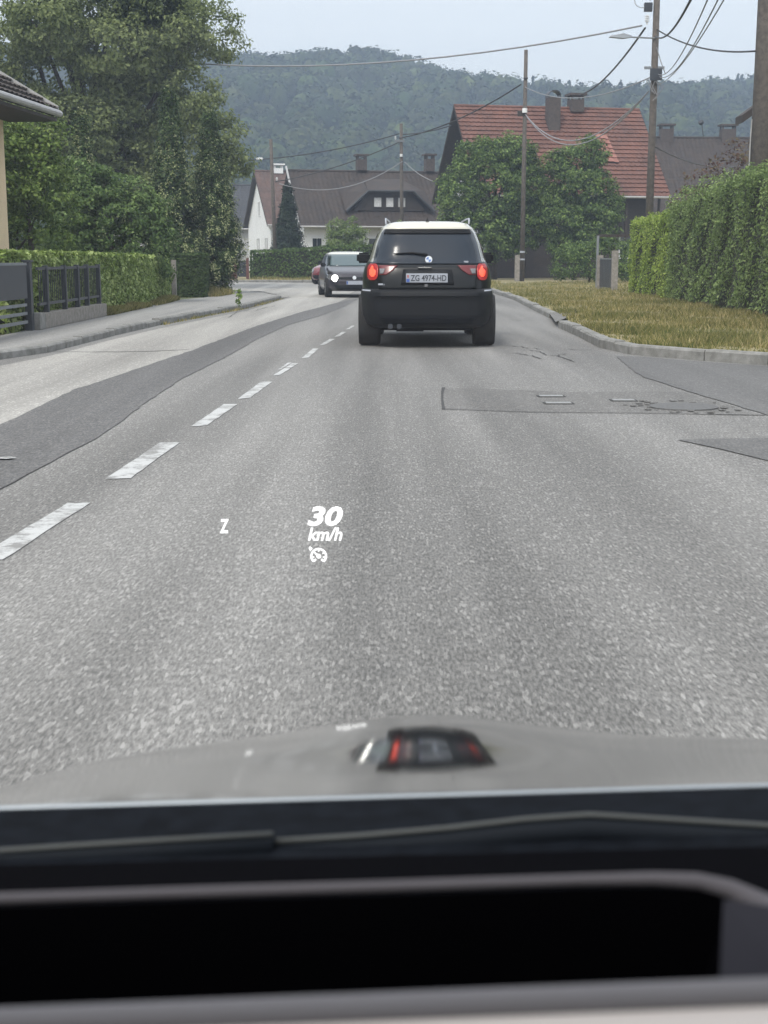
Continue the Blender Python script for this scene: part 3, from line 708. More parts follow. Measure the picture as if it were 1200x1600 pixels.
for (a, b) in ((.9, 1.5), (2.6, 3.6), (4.6, 5.6), (8.2, 9.2)): window(bh, a, b, .59, 1.0, 2.4, 'front', 2)
MB().tube([(-.06, 0, 3.2), (-.06, 4.4, 7.08)], .07, 6).build('pale_verge_trim', M_gutter, bh)
# white gable house
wh = gable_house('white_gable_house', 'white house with rust brown roof showing its narrow gable beside the dark conifer', 'house', (-8.7, 104, 0), R(17), 10, 9.2, 3.6, 7.75, M_white, M_rust, ov=.35, ovx=.35)
for (a, b) in ((1.6, 2.3), (4.6, 5.3)): window(wh, a, b, .345, 1.0, 2.6, 'side', 1, M_curtain, M_greyw)
window(wh, 4.0, 4.7, .345, 4.4, 5.4, 'side', 1, M_greyw, M_white)
chimney(wh, 1.9, 4.6, 7.6, 8.0, .35, .3, 'slab', M_white)
MB().tube([(.1, -.05, 3.5), (.35, .2, 3.2), (.35, .2, .1)], .06, 6).build('downpipe', M_greyw, wh)
# slate house far left
sh = gable_house('slate_roof_house', 'grey walled house with dark slate roof at the far left bend', 'house', (-24.5, 118, 0), R(2), 13.5, 9, 3.6, 7.4, M_greyw, M_slate, ov=.4, ovx=.3)
for k in range(5): window(sh, 2 + k * 2.2, 3 + k * 2.2, .39, 1.2, 2.5)
# brown roof house on the right
rb = gable_house('dusky_roof_house', 'house with broad dusky brown roof between the red roof and the tall near pole', 'house', (18.2, 94, 0), R(3), 16, 11, 4.0, 9.5, M_greyw, M_brown, ov=.5, ovx=.4)
chimney(rb, 6.4, 5.5, 9.2, 10.1, .5, .35, 'slab'); chimney(rb, 2.0, 5.5, 9.2, 10.1, .45, .35, 'slab')
MB().tube([(4.7, 5.5, 9.4), (4.5, 5.5, 10.6)], .03, 6).tube([(4.5, 5.5, 10.5), (4.4, 5.42, 10.62)], .18, 10).build('aerial', M_cable, rb)
# near house left
def side_house(name, label, xe, ridge_x, y0, y1, ze, sl, xw, wallm, roofm):
    root = thing(name, label, 'house', (xe, y1, 0), 0); s = 1 if ridge_x > xe else -1
    dx = ridge_x - xe; zr = ze + abs(dx) * sl; L = y1 - y0
    if s < 0: tile_plane('roof', (0, -L, ze), (0, 0, ze), (dx, 0, zr), (dx, -L, zr), roofm, root, .34, .24, .025)
    else: tile_plane('roof', (0, 0, ze), (0, -L, ze), (dx, -L, zr), (dx, 0, zr), roofm, root, .34, .24, .025)
    if s < 0: tile_plane('roof', (2 * dx, 0, ze), (2 * dx, -L, ze), (dx, -L, zr), (dx, 0, zr), roofm, root, .34, .5, .02)
    else: tile_plane('roof', (2 * dx, -L, ze), (2 * dx, 0, ze), (dx, 0, zr), (dx, -L, zr), roofm, root, .34, .5, .02)
    wx = xw - xe; o = abs(wx); zt = ze + o * sl - .15; x1 = 2 * dx - wx
    yo = .35
    MB().add([(wx, -L + yo, 0), (wx, -yo, 0), (x1, -yo, 0), (x1, -L + yo, 0), (wx, -L + yo, zt), (wx, -yo, zt), (x1, -yo, zt), (x1, -L + yo, zt), (dx, -L + yo, zr - .15), (dx, -yo, zr - .15)],
             [(0, 1, 5, 4), (2, 3, 7, 6), (1, 2, 6, 9, 5), (3, 0, 4, 8, 7), (4, 5, 9, 8), (6, 7, 8, 9)]).build('wall', wallm, root)
    MB().tube([(-.05 * s, -L, ze - .05), (-.05 * s, 0.02, ze - .05)], .065, 10).build('gutter', M_gutter, root)
    MB().box(min(0, wx), max(0, wx), -L, 0, ze - .2, ze - .14).build('soffit', M_dwood, root)
    for yy in (0.02, -L - .06):
        a = Vector((-.02 * s, yy, ze)); b = Vector((dx, yy, zr))
        MB().add([a, b, b + Vector((0, 0, .10)), a + Vector((0, 0, .10)), a + Vector((0, .04, 0)), b + Vector((0, .04, 0)), b + Vector((0, .04, .10)), a + Vector((0, .04, .10))], [(0, 1, 2, 3), (7, 6, 5, 4), (3, 2, 6, 7), (0, 3, 7, 4), (0, 4, 5, 1)]).build('verge_trim', M_gutter if s < 0 else M_dwood, root)
    return root
lh = side_house('cream_house', 'cream walled house with brown roof and pale gutter at the left edge', -6.47, -12, 14, 28, 4.06, .60, -7.45, M_cream, M_brown)
lh.rotation_euler = (0, 0, R(-4.5))
cn = thing('timber_canopy', 'dark pitched timber canopy edge poking out behind the thick near pole', 'canopy', (9.12, 36, 0))
for sg_ in (1, -1):
    mb = MB(); a = 0.0 if sg_ > 0 else 3.6
    def slab0(mb, A, B, C, D, t):
        A, B, C, D = map(Vector, (A, B, C, D)); n = Vector((0, 0, -t)); mb.add([A, B, C, D, A + n, B + n, C + n, D + n], [(0, 1, 2, 3), (7, 6, 5, 4), (0, 4, 5, 1), (1, 5, 6, 2), (2, 6, 7, 3), (3, 7, 4, 0)])
    slab0(mb, (a, 0, 4.78), (1.8, 0, 6.08), (1.8, .7, 6.08), (a, .7, 4.78), .2); recalc(mb.build('roof_slab', M_dwood, cn))
for x_ in (1.1, 2.5): MB().box(x_, x_ + .16, .25, .41, 0, 5.2).build('post', M_dwood, cn)
# ------------------------------------------------------------------ vegetation left
hedge('laurel_hedge', 'clipped large-leaved laurel hedge behind the anthracite fence', [(-5.62, 20.5), (-5.6, 26.5), (-5.6, 33), (-5.7, 37)], 1.5, [1.2, 1.2, 1.16, 1.14], L_laurel, dens=900, leaf=.10, side=1, lumps=.012, rough=.03)
hedge('yew_hedge', 'small dark square-cut hedge past the end of the laurel hedge', [(-5.10, 39.6), (-5.30, 42.0)], 1.1, [1.22, 1.22], L_dhedge, dens=1900, leaf=.07, side=1, lumps=.012, rough=.03)
MB().box(-5.74, -5.62, 37.4, 37.52, .1, 1.15).build('end_post', M_conc)
tag(bpy.data.objects['end_post'], 'pale concrete post at the far end of the laurel hedge', 'post')
tree('leafy_shrub', 'tall light green shrub growing tight against the cream house wall', 'shrub', (-8.3, 31.5, .08), 4.3,
     [(0, 0, 3.0, 1.0, .9, 1.4), (-.6, 0, 1.9, .9, .9, 1.5), (.5, 0, 2.2, .9, .9, 1.6), (.9, -.2, 3.5, .35, .4, .75), (-.2, -.5, 3.6, .6, .6, .8)], L_shrub, per=130, clump=.22, lpc=34, leaf=.095, trunk_r=.08, stems=2, group='garden shrubs behind the laurel hedge')
tree('leafy_shrub', 'wide rounded shrub between the light green shrub and the pointed conifers', 'shrub', (-6.9, 35, .08), 4.2,
     [(0, 0, 1.9, 1.4, 1.1, 1.4), (-.8, 0, 2.6, .8, .8, .9), (.6, -.2, 2.3, .8, .8, .8), (1.0, -.2, 1.5, .75, .8, 1.2), (-1.0, -.3, 1.6, .9, .8, 1.3), (-.1, -.3, 2.8, .6, .6, .55)], L_shrub2, per=130, clump=.22, lpc=34, leaf=.095, trunk_r=.08, stems=3, group='garden shrubs behind the laurel hedge')
def conifer(name, label, loc, h, r, m, n=9000, leaf=.09, group=None, droop=.3):
    root = thing(name, label, 'conifer', loc, 0, group)
    nb = int(h * 55); hb = rng.uniform(0.0, 1, nb) ** 1.0; ang = rng.uniform(0, 6.283, nb)
    prof = np.minimum(1, (1 - hb) * 1.35) * np.minimum(1, hb * 6 + .55)
    rr = r * prof * rng.uniform(.78, 1.12, nb)
    C = np.column_stack([np.cos(ang) * rr, np.sin(ang) * rr, hb * h])
    k = n // nb; idx = np.repeat(np.arange(nb), k); s = rng.uniform(0, 1, len(idx))
    D = np.column_stack([np.cos(ang), np.sin(ang), np.full(nb, .75)])
    Pp = C[idx] * np.column_stack([.5 + .5 * s ** .6, .5 + .5 * s ** .6, np.ones(len(idx))]) + np.column_stack([np.zeros(len(idx)), np.zeros(len(idx)), s * .22]) + rng.normal(0, .10, (len(idx), 3))
    cards('crown', Pp, D[idx], leaf, m, root, aspect=.45)
    if m is L_cone:
        q = rng.uniform(0, 1, nb) < .95
        it = np.repeat(np.arange(nb)[q], 22)
        Pt = C[it] * np.array([1.16, 1.16, 1]) + np.array([0, 0, .20]) + rng.normal(0, .065, (len(it), 3)) * np.array([.8, .8, 1.7])
        cards('pale_tips', Pt, D[it], leaf * .8, L_tips, root, aspect=.5)
    MB().tube([(0, 0, -.05), (0, 0, h * .95)], [r * .12, .015], 8).build('trunk', M_bark, root, True)
    return root
conifer('golden_conifer', 'taller cream-tipped conifer left of its shorter twin', (-6.45, 42.6, .08), 5.75, .80, L_cone, 52000, .09, 'cream-tipped conifers beside the bend')
conifer('golden_conifer', 'shorter cream-tipped conifer nearest the bend in the road', (-5.4, 43.8, .08), 5.25, .86, L_cone, 52000, .09, 'cream-tipped conifers beside the bend')
conifer('golden_conifer', 'small pale conifer top peeping over the wide rounded shrub', (-8.35, 39.0, .08), 4.85, .75, L_cone, 14000, .09, 'cream-tipped conifers beside the bend')
# big walnut
wl = []
for k in range(34):
    a = random.uniform(0, 6.28); rr = random.uniform(1.5, 5.2); z = random.uniform(4.5, 12.5)
    rr *= 1 if z < 9 else .85
    wl.append((math.cos(a) * rr, math.sin(a) * rr * .7, z, random.uniform(1.2, 2.1), random.uniform(1.1, 1.8), random.uniform(.9, 1.6)))
wl = [(0, 0, 8.0, 2.5, 2.2, 2.5)] + wl + [(4.3, -1, 6.9, 1.2, 1.1, 1.2), (5.3, -1, 5.6, 1.1, 1.0, .95), (4.9, -1, 4.4, 1.1, 1, .9), (3.6, -1, 9.6, 1.2, 1.1, 1.3), (2.9, -1, 11.0, 1.0, 1, 1.1), (5.9, -1, 4.7, .7, .7, .8), (1.6, -1, 3.6, 1.8, 1, 1.3), (-1.5, -1, 4.0, 2, 1, 1.4), (-4.5, -1, 4.5, 2, 1, 1.6), (1.0, 0, 2.2, 2.2, 1, 1.3), (-2.6, 0, 2.4, 2.2, 1, 1.4), (-5.5, -1, 8.5, 1.9, 1, 1.8), (-4.5, -1, 11, 1.7, 1, 1.6)]
tree('walnut_tree', 'huge spreading deciduous tree towering over the left gardens', 'tree', (-11.5, 54, .05), 13, wl, L_walnut, per=44, clump=.42, lpc=44, leaf=.155, holes=1.55, trunk_r=.30, bottom=.15)
# ------------------------------------------------------------------ vegetation right
hedge('privet_hedge', 'long tall unclipped green hedge along the right verge', [(7.05, 20.0), (7.25, 26), (7.5, 32), (7.65, 37.5)], 1.5, [2.75, 2.8, 2.75, 2.5], L_rhedge, dens=900, leaf=.072, side=-1, lumps=.15, rough=.20)
hedge('privet_hedge', 'lower bright yellow-green end section of the right-hand hedge by the gate', [(7.72, 37.8), (7.85, 44.5)], 1.3, [2.35, 2.25], L_bright, dens=520, leaf=.075, side=-1, lumps=.05, rough=.08)
tree('purple_shrub', 'loose purple-leaved shrub rising behind the right-hand hedge', 'shrub', (10.1, 41, .1), 4.6,
     [(.4, 0, 3.9, .9, .8, .6), (-.5, 0, 3.2, .8, .7, .6), (.9, 0, 3.2, .9, .7, .7), (-1.2, .1, 2.7, .6, .6, .5), (0, 0, 2.0, 1.1, .8, .9)], L_purp, per=40, clump=.26, lpc=22, leaf=.11, trunk_r=.06, stems=2)
tree('chestnut_tree', 'broad round dark green tree left of the slim far pole', 'tree', (5.65, 71, .09), 7.3,
     [(0, 0, 4.6, 2.4, 2.0, 2.2), (-1.6, -.3, 4.2, 1.3, 1.2, 1.5), (1.5, -.3, 4.6, 1.3, 1.2, 1.5), (-.9, -.5, 6.0, 1.2, 1.1, 1.0), (.7, -.5, 6.2, 1.2, 1.1, 1.0), (-1.9, -.4, 2.8, 1.0, 1.0, 1.1), (0, -.8, 2.8, 1.5, 1.1, 1.2), (1.6, -.5, 2.7, 1.3, 1.0, 1.2), (-.2, -.6, 1.8, 1.6, 1, .9)], L_chest, per=62, clump=.36, lpc=50, leaf=.15, holes=1.9, trunk_r=.16, group='round trees in front of the red roof')
tree('chestnut_tree', 'narrower upright tree right of the slim far pole', 'tree', (9.6, 70, .09), 7.4,
     [(0, 0, 5.0, 1.3, 1.3, 1.7), (.7, -.2, 6.2, .8, .8, .8), (-.9, -.2, 4.8, 1.1, 1.0, 1.5), (1.0, -.2, 4.0, 1.2, 1.0, 1.4), (-.6, -.4, 3.0, 1.3, 1.0, 1.2), (.8, -.4, 2.6, 1.3, 1, 1.2), (1.5, -.3, 3.4, .8, .8, .9), (0, -.5, 1.8, 1.5, 1, .9)], L_chest, per=62, clump=.36, lpc=50, leaf=.15, holes=1.9, trunk_r=.14, group='round trees in front of the red roof')
tree('garden_bush', 'low dark bush filling the gap between the gate and the round trees', 'shrub', (9.7, 62, .09), 2.2,
     [(0, 0, 1.1, 1.3, .8, 1.0), (-1.4, 0, .9, 1.0, .7, .8), (1.3, 0, 1.0, .9, .7, .9)], L_chest, per=80, clump=.3, lpc=28, leaf=.12, trunk_r=.05, stems=3)
# far vegetation
hedge('boundary_hedge', 'long far clipped hedge across the end of the road', [(-7.1, 74.0), (-2, 74.5), (3.0, 75.5)], 1.6, [1.45, 1.75, 1.9], L_farh, dens=190, leaf=.13, side=1, lumps=.03, base_z=.09)
tree('feathery_bush', 'feathery light green bush standing above the far hedge', 'shrub', (-2.2, 79, .09), 3.2,
     [(0, 0, 2.0, 1.1, .8, .9), (-.5, 0, 2.7, .45, .4, .6), (.35, 0, 2.8, .45, .4, .6), (0, 0, 1.4, 1.45, .9, .8), (.9, 0, 2.2, .4, .4, .6)], L_farb, per=130, clump=.24, lpc=22, leaf=.12, trunk_r=.05, stems=3)
conifer('dark_conifer', 'dark green-black conifer in front of the brown roof house gable', (-5.6, 81.5, .09), 5.0, .95, L_dcone, 24000, .17)
tree('garden_bush', 'small bush at the foot of the thin post beside the dormer', 'shrub', (1.1, 79.5, .09), 3.4,
     [(0, 0, 2.7, .35, .35, .55), (0, 0, 1.6, .6, .5, .9)], L_farb, per=40, clump=.25, lpc=18, leaf=.12, trunk_r=.04)
tree('garden_bush', 'dark creeper clump over the red posts left of the far hedge', 'shrub', (-8.3, 73.6, .09), 1.5,
     [(0, 0, 1.2, 1.0, .4, .35), (.8, 0, .9, .5, .4, .6), (-1.4, 0, 1.1, .8, .4, .5)], L_dhedge, per=60, clump=.22, lpc=18, leaf=.10, trunk_r=.04)
# red post fence
pf = thing('post_fence', 'low fence of red-brown posts and dark boards beside the far hedge', 'fence', (-9.7, 72.6, .09))
for k in range(5): MB().box(k * .62, k * .62 + .14, 0, .14, 0, 1.1).build('post', M_redp, pf)
for k in range(4): MB().box(k * .62 + .14, k * .62 + .62, .05, .08, .12, .95).build('board', M_anth if k % 2 else M_redp, pf)
# small weed
wd = thing('weed', 'single spindly weed sprouting from the left kerb', 'plant', G(373, 481, .05))
P_ = np.array([[rng.normal(0, .05), rng.normal(0, .05), rng.uniform(.05, .42)] for _ in range(40)])
cards('leaves', P_, np.tile([0, -1, .5], (40, 1)).astype(float), .09, L_shrub, wd); MB().tube([(0, 0, 0), (.01, 0, .4)], .006, 5).build('stem', L_shrub, wd)

# grass on the verge: blades
def in_poly(x, y, poly):
    inside = np.zeros(len(x), bool); j = len(poly) - 1
    for i in range(len(poly)):
        xi, yi = poly[i]; xj, yj = poly[j]
        c = ((yi > y) != (yj > y)) & (x < (xj - xi) * (y - yi) / (yj - yi + 1e-12) + xi); inside ^= c; j = i
    return inside
def blades(name, label, poly, n, h, ymin, zb, m):
    xs_ = [p[0] for p in poly]; ys_ = [p[1] for p in poly]
    x = rng.uniform(min(xs_), max(xs_), n); u = rng.uniform(0, 1, n); y0, y1 = min(ys_), max(ys_); y = 1 / (1 / y0 + u * (1 / y1 - 1 / y0))
    k = in_poly(x, y, poly); x, y = x[k], y[k]; n = len(x)
    nz = np.sin(x * 2.1 + y * .9) + np.sin(y * 1.7 - x * 1.1) + .7 * np.sin(x * 5 + y * 4.1)
    keep = rng.uniform(-2.2, 1.7, n) < nz; x, y, nz = x[keep], y[keep], nz[keep]; n = len(x)
    hh = h * (1 + .25 * nz) * rng.uniform(.4, 1.5, n); a = rng.uniform(0, 6.283, n); w = .009
    V = np.empty((n, 3, 3)); dx, dy = np.cos(a) * w, np.sin(a) * w; le = rng.normal(0, .45, (n, 2)) * hh[:, None]
    V[:, 0] = np.column_stack([x - dx, y - dy, np.full(n, zb)]); V[:, 1] = np.column_stack([x + dx, y + dy, np.full(n, zb)]); V[:, 2] = np.column_stack([x + le[:, 0], y + le[:, 1], zb + hh])
    me = bpy.data.meshes.new(name); me.vertices.add(3 * n); me.vertices.foreach_set('co', V.astype(np.float32).ravel()); me.loops.add(3 * n); me.loops.foreach_set('vertex_index', np.arange(3 * n, dtype=np.int32))
    me.polygons.add(n); me.polygons.foreach_set('loop_start', np.arange(0, 3 * n, 3, dtype=np.int32)); me.update(calc_edges=True); me.validate(); me.materials.append(m)
    return tag(link(bpy.data.objects.new(name, me)), label, 'grass', kind='stuff')
vp = [(p.x + .05, p.y + .02) for p in off(rkA, -.18)] + [(p.x, p.y) for p in off(rkB[:5], -.18)] + [(3.8, 57), (12, 70), (12, 60), (9, 46), (8.2, 40), (7.6, 30), (7.3, 20), (13, 16), (13.3, 14)]
blades('grass', 'patchy half-dry grass of the right verge', vp, 330000, .075, 14, .09, L_grass)
blades('grass', 'strip of grass along the foot of the far hedge', [(-7, 70.4), (-1, 66.3), (3, 61), (5, 58), (5, 74), (-7, 73.8)], 30000, .12, 58, .09, L_grass)
blades('grass', 'grass patch under the cream-tipped conifers', [(-5.0, 39.6), (-4.75, 40.2), (-4.65, 43), (-5.2, 46), (-6.5, 46), (-5.4, 42.2)], 14000, .14, 38, .09, L_grass)

kl = [G(*p) for p in [(250, 508), (330, 492), (385, 482), (440, 467)]]
blades('weeds', 'thin line of weeds along the foot of the left kerb', [(p.x + .10, p.y) for p in kl] + [(p.x - .04, p.y) for p in kl[::-1]], 14000, .045, 22, .0, L_grass)
blades('weeds', 'weeds and dry grass at the foot of the laurel hedge', [(-5.62, 26), (-5.35, 27), (-5.35, 34), (-5.45, 37), (-5.8, 37), (-5.7, 30)], 60000, .10, 25, .095, L_grass)
# ------------------------------------------------------------------ left boundary
fx = -5.5
fw = thing('garden_fence', 'anthracite bar fence on a low concrete plinth in front of the laurel hedge', 'fence', (fx, 21.6, .1))
o = MB().box(-.12, .12, .32, 5.2, 0, .24).build('plinth', M_conc, fw); bevel(o, .012, 2)
for y_ in (.9, 2.2, 3.2, 4.0, 5.05): MB().box(-.04, .04, y_ - .04, y_ + .04, .24, .99).build('post', M_anth, fw)
for z_ in (.36, .92): MB().box(-.02, .02, .35, 5.1, z_, z_ + .045).build('rail', M_anth, fw)
bar0 = None
for k in range(36):
    y_ = .45 + k * .13
    if bar0 is None: bar0 = MB().box(-.006, .006, -.006, .006, .38, .94).build('bar', M_anth, fw); bar0.location = (0, y_, 0)
    else:
        b_ = bar0.copy(); COL.objects.link(b_); b_.parent = fw; b_.location = (0, y_, 0)
gt = thing('sliding_gate', 'anthracite sliding gate with solid panel above three open rails', 'gate', (fx, 21.1, .1))
MB().box(-.03, .03, -4.2, .1, .50, 1.0).build('panel', M_anth, gt)
MB().box(-.04, .04, -4.2, .1, 1.0, 1.04).build('top_rail', M_galv, gt)
for z_ in (.12, .25, .38): MB().box(-.02, .02, -4.2, .1, z_, z_ + .045).build('rail', M_galv, gt)
MB().box(-.03, .03, -4.25, -4.15, .1, 1.0).build('stile', M_galv, gt)
gp = thing('gate_post', 'dark gate post on a pale concrete block beside the sliding gate', 'post', (fx, 21.45, .1))
MB().box(-.05, .05, -.12, .02, .0, 1.05).build('post', M_anth, gp); MB().box(-.07, .07, -.14, .04, 1.05, 1.08).build('cap', M_anth, gp)
o = MB().box(-.16, .13, .04, .42, 0, .26).build('concrete_block', M_kerb, gp); bevel(o, .01, 2)

# right gate by hedge
rg = thing('garden_gate', 'dark boarded gate between weathered posts at the end of the bright hedge', 'gate', (7.75, 46.6, .09))
for (x_, y_, h_) in ((.0, 0, 1.35), (.0, 3.2, 1.2)): MB().box(x_ - .1, x_ + .1, y_ - .1, y_ + .1, 0, h_).build('gate_post', M_conc, rg)
for k in range(9): MB().box(-.02, .02, .14 + k * .33, .14 + k * .33 + .30, .1, 1.05).build('board', M_anth, rg)
MB().box(-.03, .03, .12, 3.1, 1.05, 1.1).build('rail', M_galv, rg)
MB().box(-.04, .04, 3.8, 3.88, 0, 1.9).build('end_post', M_galv, rg)
MB().box(0, 2.0, 3.95, 4.0, 1.85, 1.95).build('cross_board', M_dwood, rg)

# ------------------------------------------------------------------ poles and wires
def pole(label, x, y, h, r0, r1, zb=.08, lean=0):
    root = thing('utility_pole', label, 'utility pole', (x, y, zb), 0, 'poles carrying the overhead cables')
    MB().tube([(0, 0, -.1), (lean * .5, 0, h * .5), (lean, 0, h - zb)], [r0, (r0 + r1) / 2, r1], 14).build('shaft', M_wood, root, True)
    return root
def insul(root, x, z, n=4, r=.05):
    m = MB()
    for k in range(n): m.tube([(x, 0, z + k * .05), (x, 0, z + k * .05 + .02)], r, 8)
    m.tube([(x, 0, z - .08), (x, 0, z + n * .05)], r * .4, 6); m.build('insulator', M_white if n < 5 else M_anth, root)
p3 = pole('tall pole with street lamp arm rising behind the right-hand hedge', 8.36, 44, 9.5, .13, .095)
MB().tube([(0, -.12, 7.75), (-.7, -.12, 7.78), (-1.0, -.12, 7.8)], .025, 6).build('lamp_arm', M_galv, p3)
o = MB().add([(-1.45, -.2, 7.78), (-1.0, -.22, 7.74), (-.75, -.17, 7.78), (-1.45, -.02, 7.78), (-1.0, .0, 7.74), (-.75, -.05, 7.78), (-1.4, -.11, 7.83), (-1.0, -.11, 7.9), (-.75, -.11, 7.83)], [(0, 1, 4, 3), (1, 2, 5, 4), (0, 6, 7, 1), (1, 7, 8, 2), (3, 4, 7, 6), (4, 5, 8, 7), (0, 3, 6), (2, 8, 5)]).build('lamp_head', M_galv, p3); recalc(o)
m = MB()
for k in range(7):
    a = k * .9; m.tube([(math.cos(a) * .12, -.14 + math.sin(a) * .05, 6.9 - k * .07), (math.cos(a + 1.5) * .28, -.2, 6.6 - k * .06), (math.cos(a + 3) * .1, -.16, 6.2 - k * .05)], .012, 5)
m.build('cable_coil', M_cablel, p3)
MB().box(-.16, .2, -.22, -.12, 6.5, 6.85).build('junction_box', M_anth, p3)
MB().box(-.32, .3, -.06, .0, 6.85, 6.93).build('crossarm', M_galv, p3)
MB().box(-.38, -.14, -.1, .06, 8.55, 8.8).build('cable_clamp', M_anth, p3)
insul(p3, -.28, 8.25, 4, .07)
lp = [(-.45 + math.cos(k * .5) * .24, -.05, 8.85 + math.sin(k * .5) * .2) for k in range(13)]
MB().tube(lp, .012, 5).build('cable_loop', M_cablel, p3)
p2 = pole('slim far pole with pale bands standing before the round trees', 6.57, 66, 10.65, .12, .085)
MB().box(-.34, -.12, -.1, .15, 0, 1.25).build('concrete_stub', M_conc, p2)
for z_ in (1.0, 1.35): MB().tube([(0, 0, z_), (0, 0, z_ + .08)], .125, 14).build('band', M_plate, p2)
MB().tube([(-.02, -.1, 7.75), (-.02, -.1, 7.95)], .12, 8).build('insulator', M_white, p2)
MB().box(-.35, .05, -.1, -.02, 7.6, 7.85).build('bracket', M_dwood, p2)
MB().tube([(-.1, -.1, 9.3), (.1, -.1, 9.3)], .05, 6).build('clamp', M_cable, p2)
p1 = pole('thin far pole rising behind the big black car', 1.05, 80, 8.65, .12, .09, lean=-.08)
MB().tube([(-.07, -.12, 6.75), (-.07, -.12, 6.9)], .08, 8).build('insulator', M_white, p1)
MB().box(-.45, .1, -.12, -.04, 7.55, 7.68).build('crossarm', M_galv, p1); insul(p1, -.4, 7.75, 3, .06)
p5 = pole('leaning far pole with small lamp in front of the white gable', -6.0, 77, 7.55, .12, .09, lean=-.18)
MB().tube([(-.15, -.05, 7.2), (-.55, -.05, 6.7), (-.75, -.05, 6.45)], .02, 6).build('lamp_arm', M_galv, p5)
o = MB().box(-1.0, -.62, -.12, .04, 6.38, 6.5).build('lamp_head', M_white, p5); bevel(o, .03, 2)
insul(p5, .12, 5.3, 3, .07)
p4 = pole('thick near pole cut by the right edge of the picture', 8.85, 33, 11.5, .275, .235)
MB().tube([(-.285, -.02, 1.5), (-.28, -.02, 3.9), (-.27, -.02, 4.3)], .018, 6).build('conduit', M_gutter, p4)
tag(p4, group=None)
def wire(label, a, b, sag, r, m=M_cable, n=18, bundle=1):
    a, b = Vector(a), Vector(b); root = None
    mb = MB()
    for q in range(bundle):
        s = sag * (1 + .12 * q); pts = []
        for k in range(n + 1):
            t = k / n; p = a.lerp(b, t); p = p - a; pts.append(p + Vector((0, 0, -4 * s * t * (1 - t))))
        mb.tube(pts, r, 5)
    o = mb.build('overhead_cable', m, None, True); o.location = a; tag(o, label, 'cable', 'overhead cables between the poles'); return o
wire('long thin cable crossing the sky from the lamp pole to the left tree', W(1003, 40, 44), (-13, 58, 9.6), .95, .028, M_cablel)
wire('dark cable dropping from the lamp pole to the slab-topped chimney', W(1008, 44, 43.9), W(905, 148, 77), .4, .035, M_cable)
wire('dark cable running down left from the slim pole to the thin far pole', W(814, 132, 66), W(624, 216, 79.8), .35, .035, M_cable)
wire('upper pale cable sagging over the red roof toward the lamp pole', W(820, 136, 66), W(1014, 122, 44), .55, .02, M_cablel)
wire('pale double cable sagging lowest over the red roof', W(820, 178, 66), W(1014, 142, 44), 1.35, .022, M_cablel, bundle=2)
wire('cable from the lamp pole to the thick near pole', W(1026, 46, 44), W(1180, 80, 33), .22, .022, M_cable)
wire('thick cable looping up steeply from the lamp pole to the top of the picture', W(1024, 56, 44), W(1120, -90, 17), .42, .022, M_cable)
wire('leftmost thin cable of the steep bundle right of the lamp pole', W(1028, 116, 44), W(1130, -60, 17), .42, .011, M_cablel)
wire('middle thin cable of the steep bundle right of the lamp pole', W(1030, 120, 44), W(1150, -60, 17), .42, .011, M_cablel)
wire('rightmost thin cable of the steep bundle right of the lamp pole', W(1028, 132, 44), W(1170, -70, 17), .30, .011, M_cablel)
wire('short slack cable hanging on the lamp pole below the clamp', W(1026, 74, 43.8), W(1040, 116, 43.8), .05, .014, M_cablel)
wire('higher dark cable between the thin far pole and the leaning far pole', W(624, 209, 79.8), W(340, 252, 77), .35, .03, M_cable)
wire('lower dark cable between the thin far pole and the leaning far pole', W(624, 222, 79.8), W(430, 284, 76.9), .25, .03, M_cable)
wire('dark cable from the thin far pole toward the red house gable', W(630, 210, 79.8), W(705, 196, 79), .1, .03, M_cable)
wire('pale cable sagging across the brown roof to the leaning far pole', W(436, 287, 77), W(629, 252, 79.8), .85, .025, M_cablel)
wire('pale cable going down right from the thin far pole', W(632, 253, 79.8), W(676, 283, 78), .12, .025, M_cablel)
wire('faint cable over the dusky brown roof at right', W(1024, 230, 43.9), W(1160, 258, 60), .3, .02, M_cable)

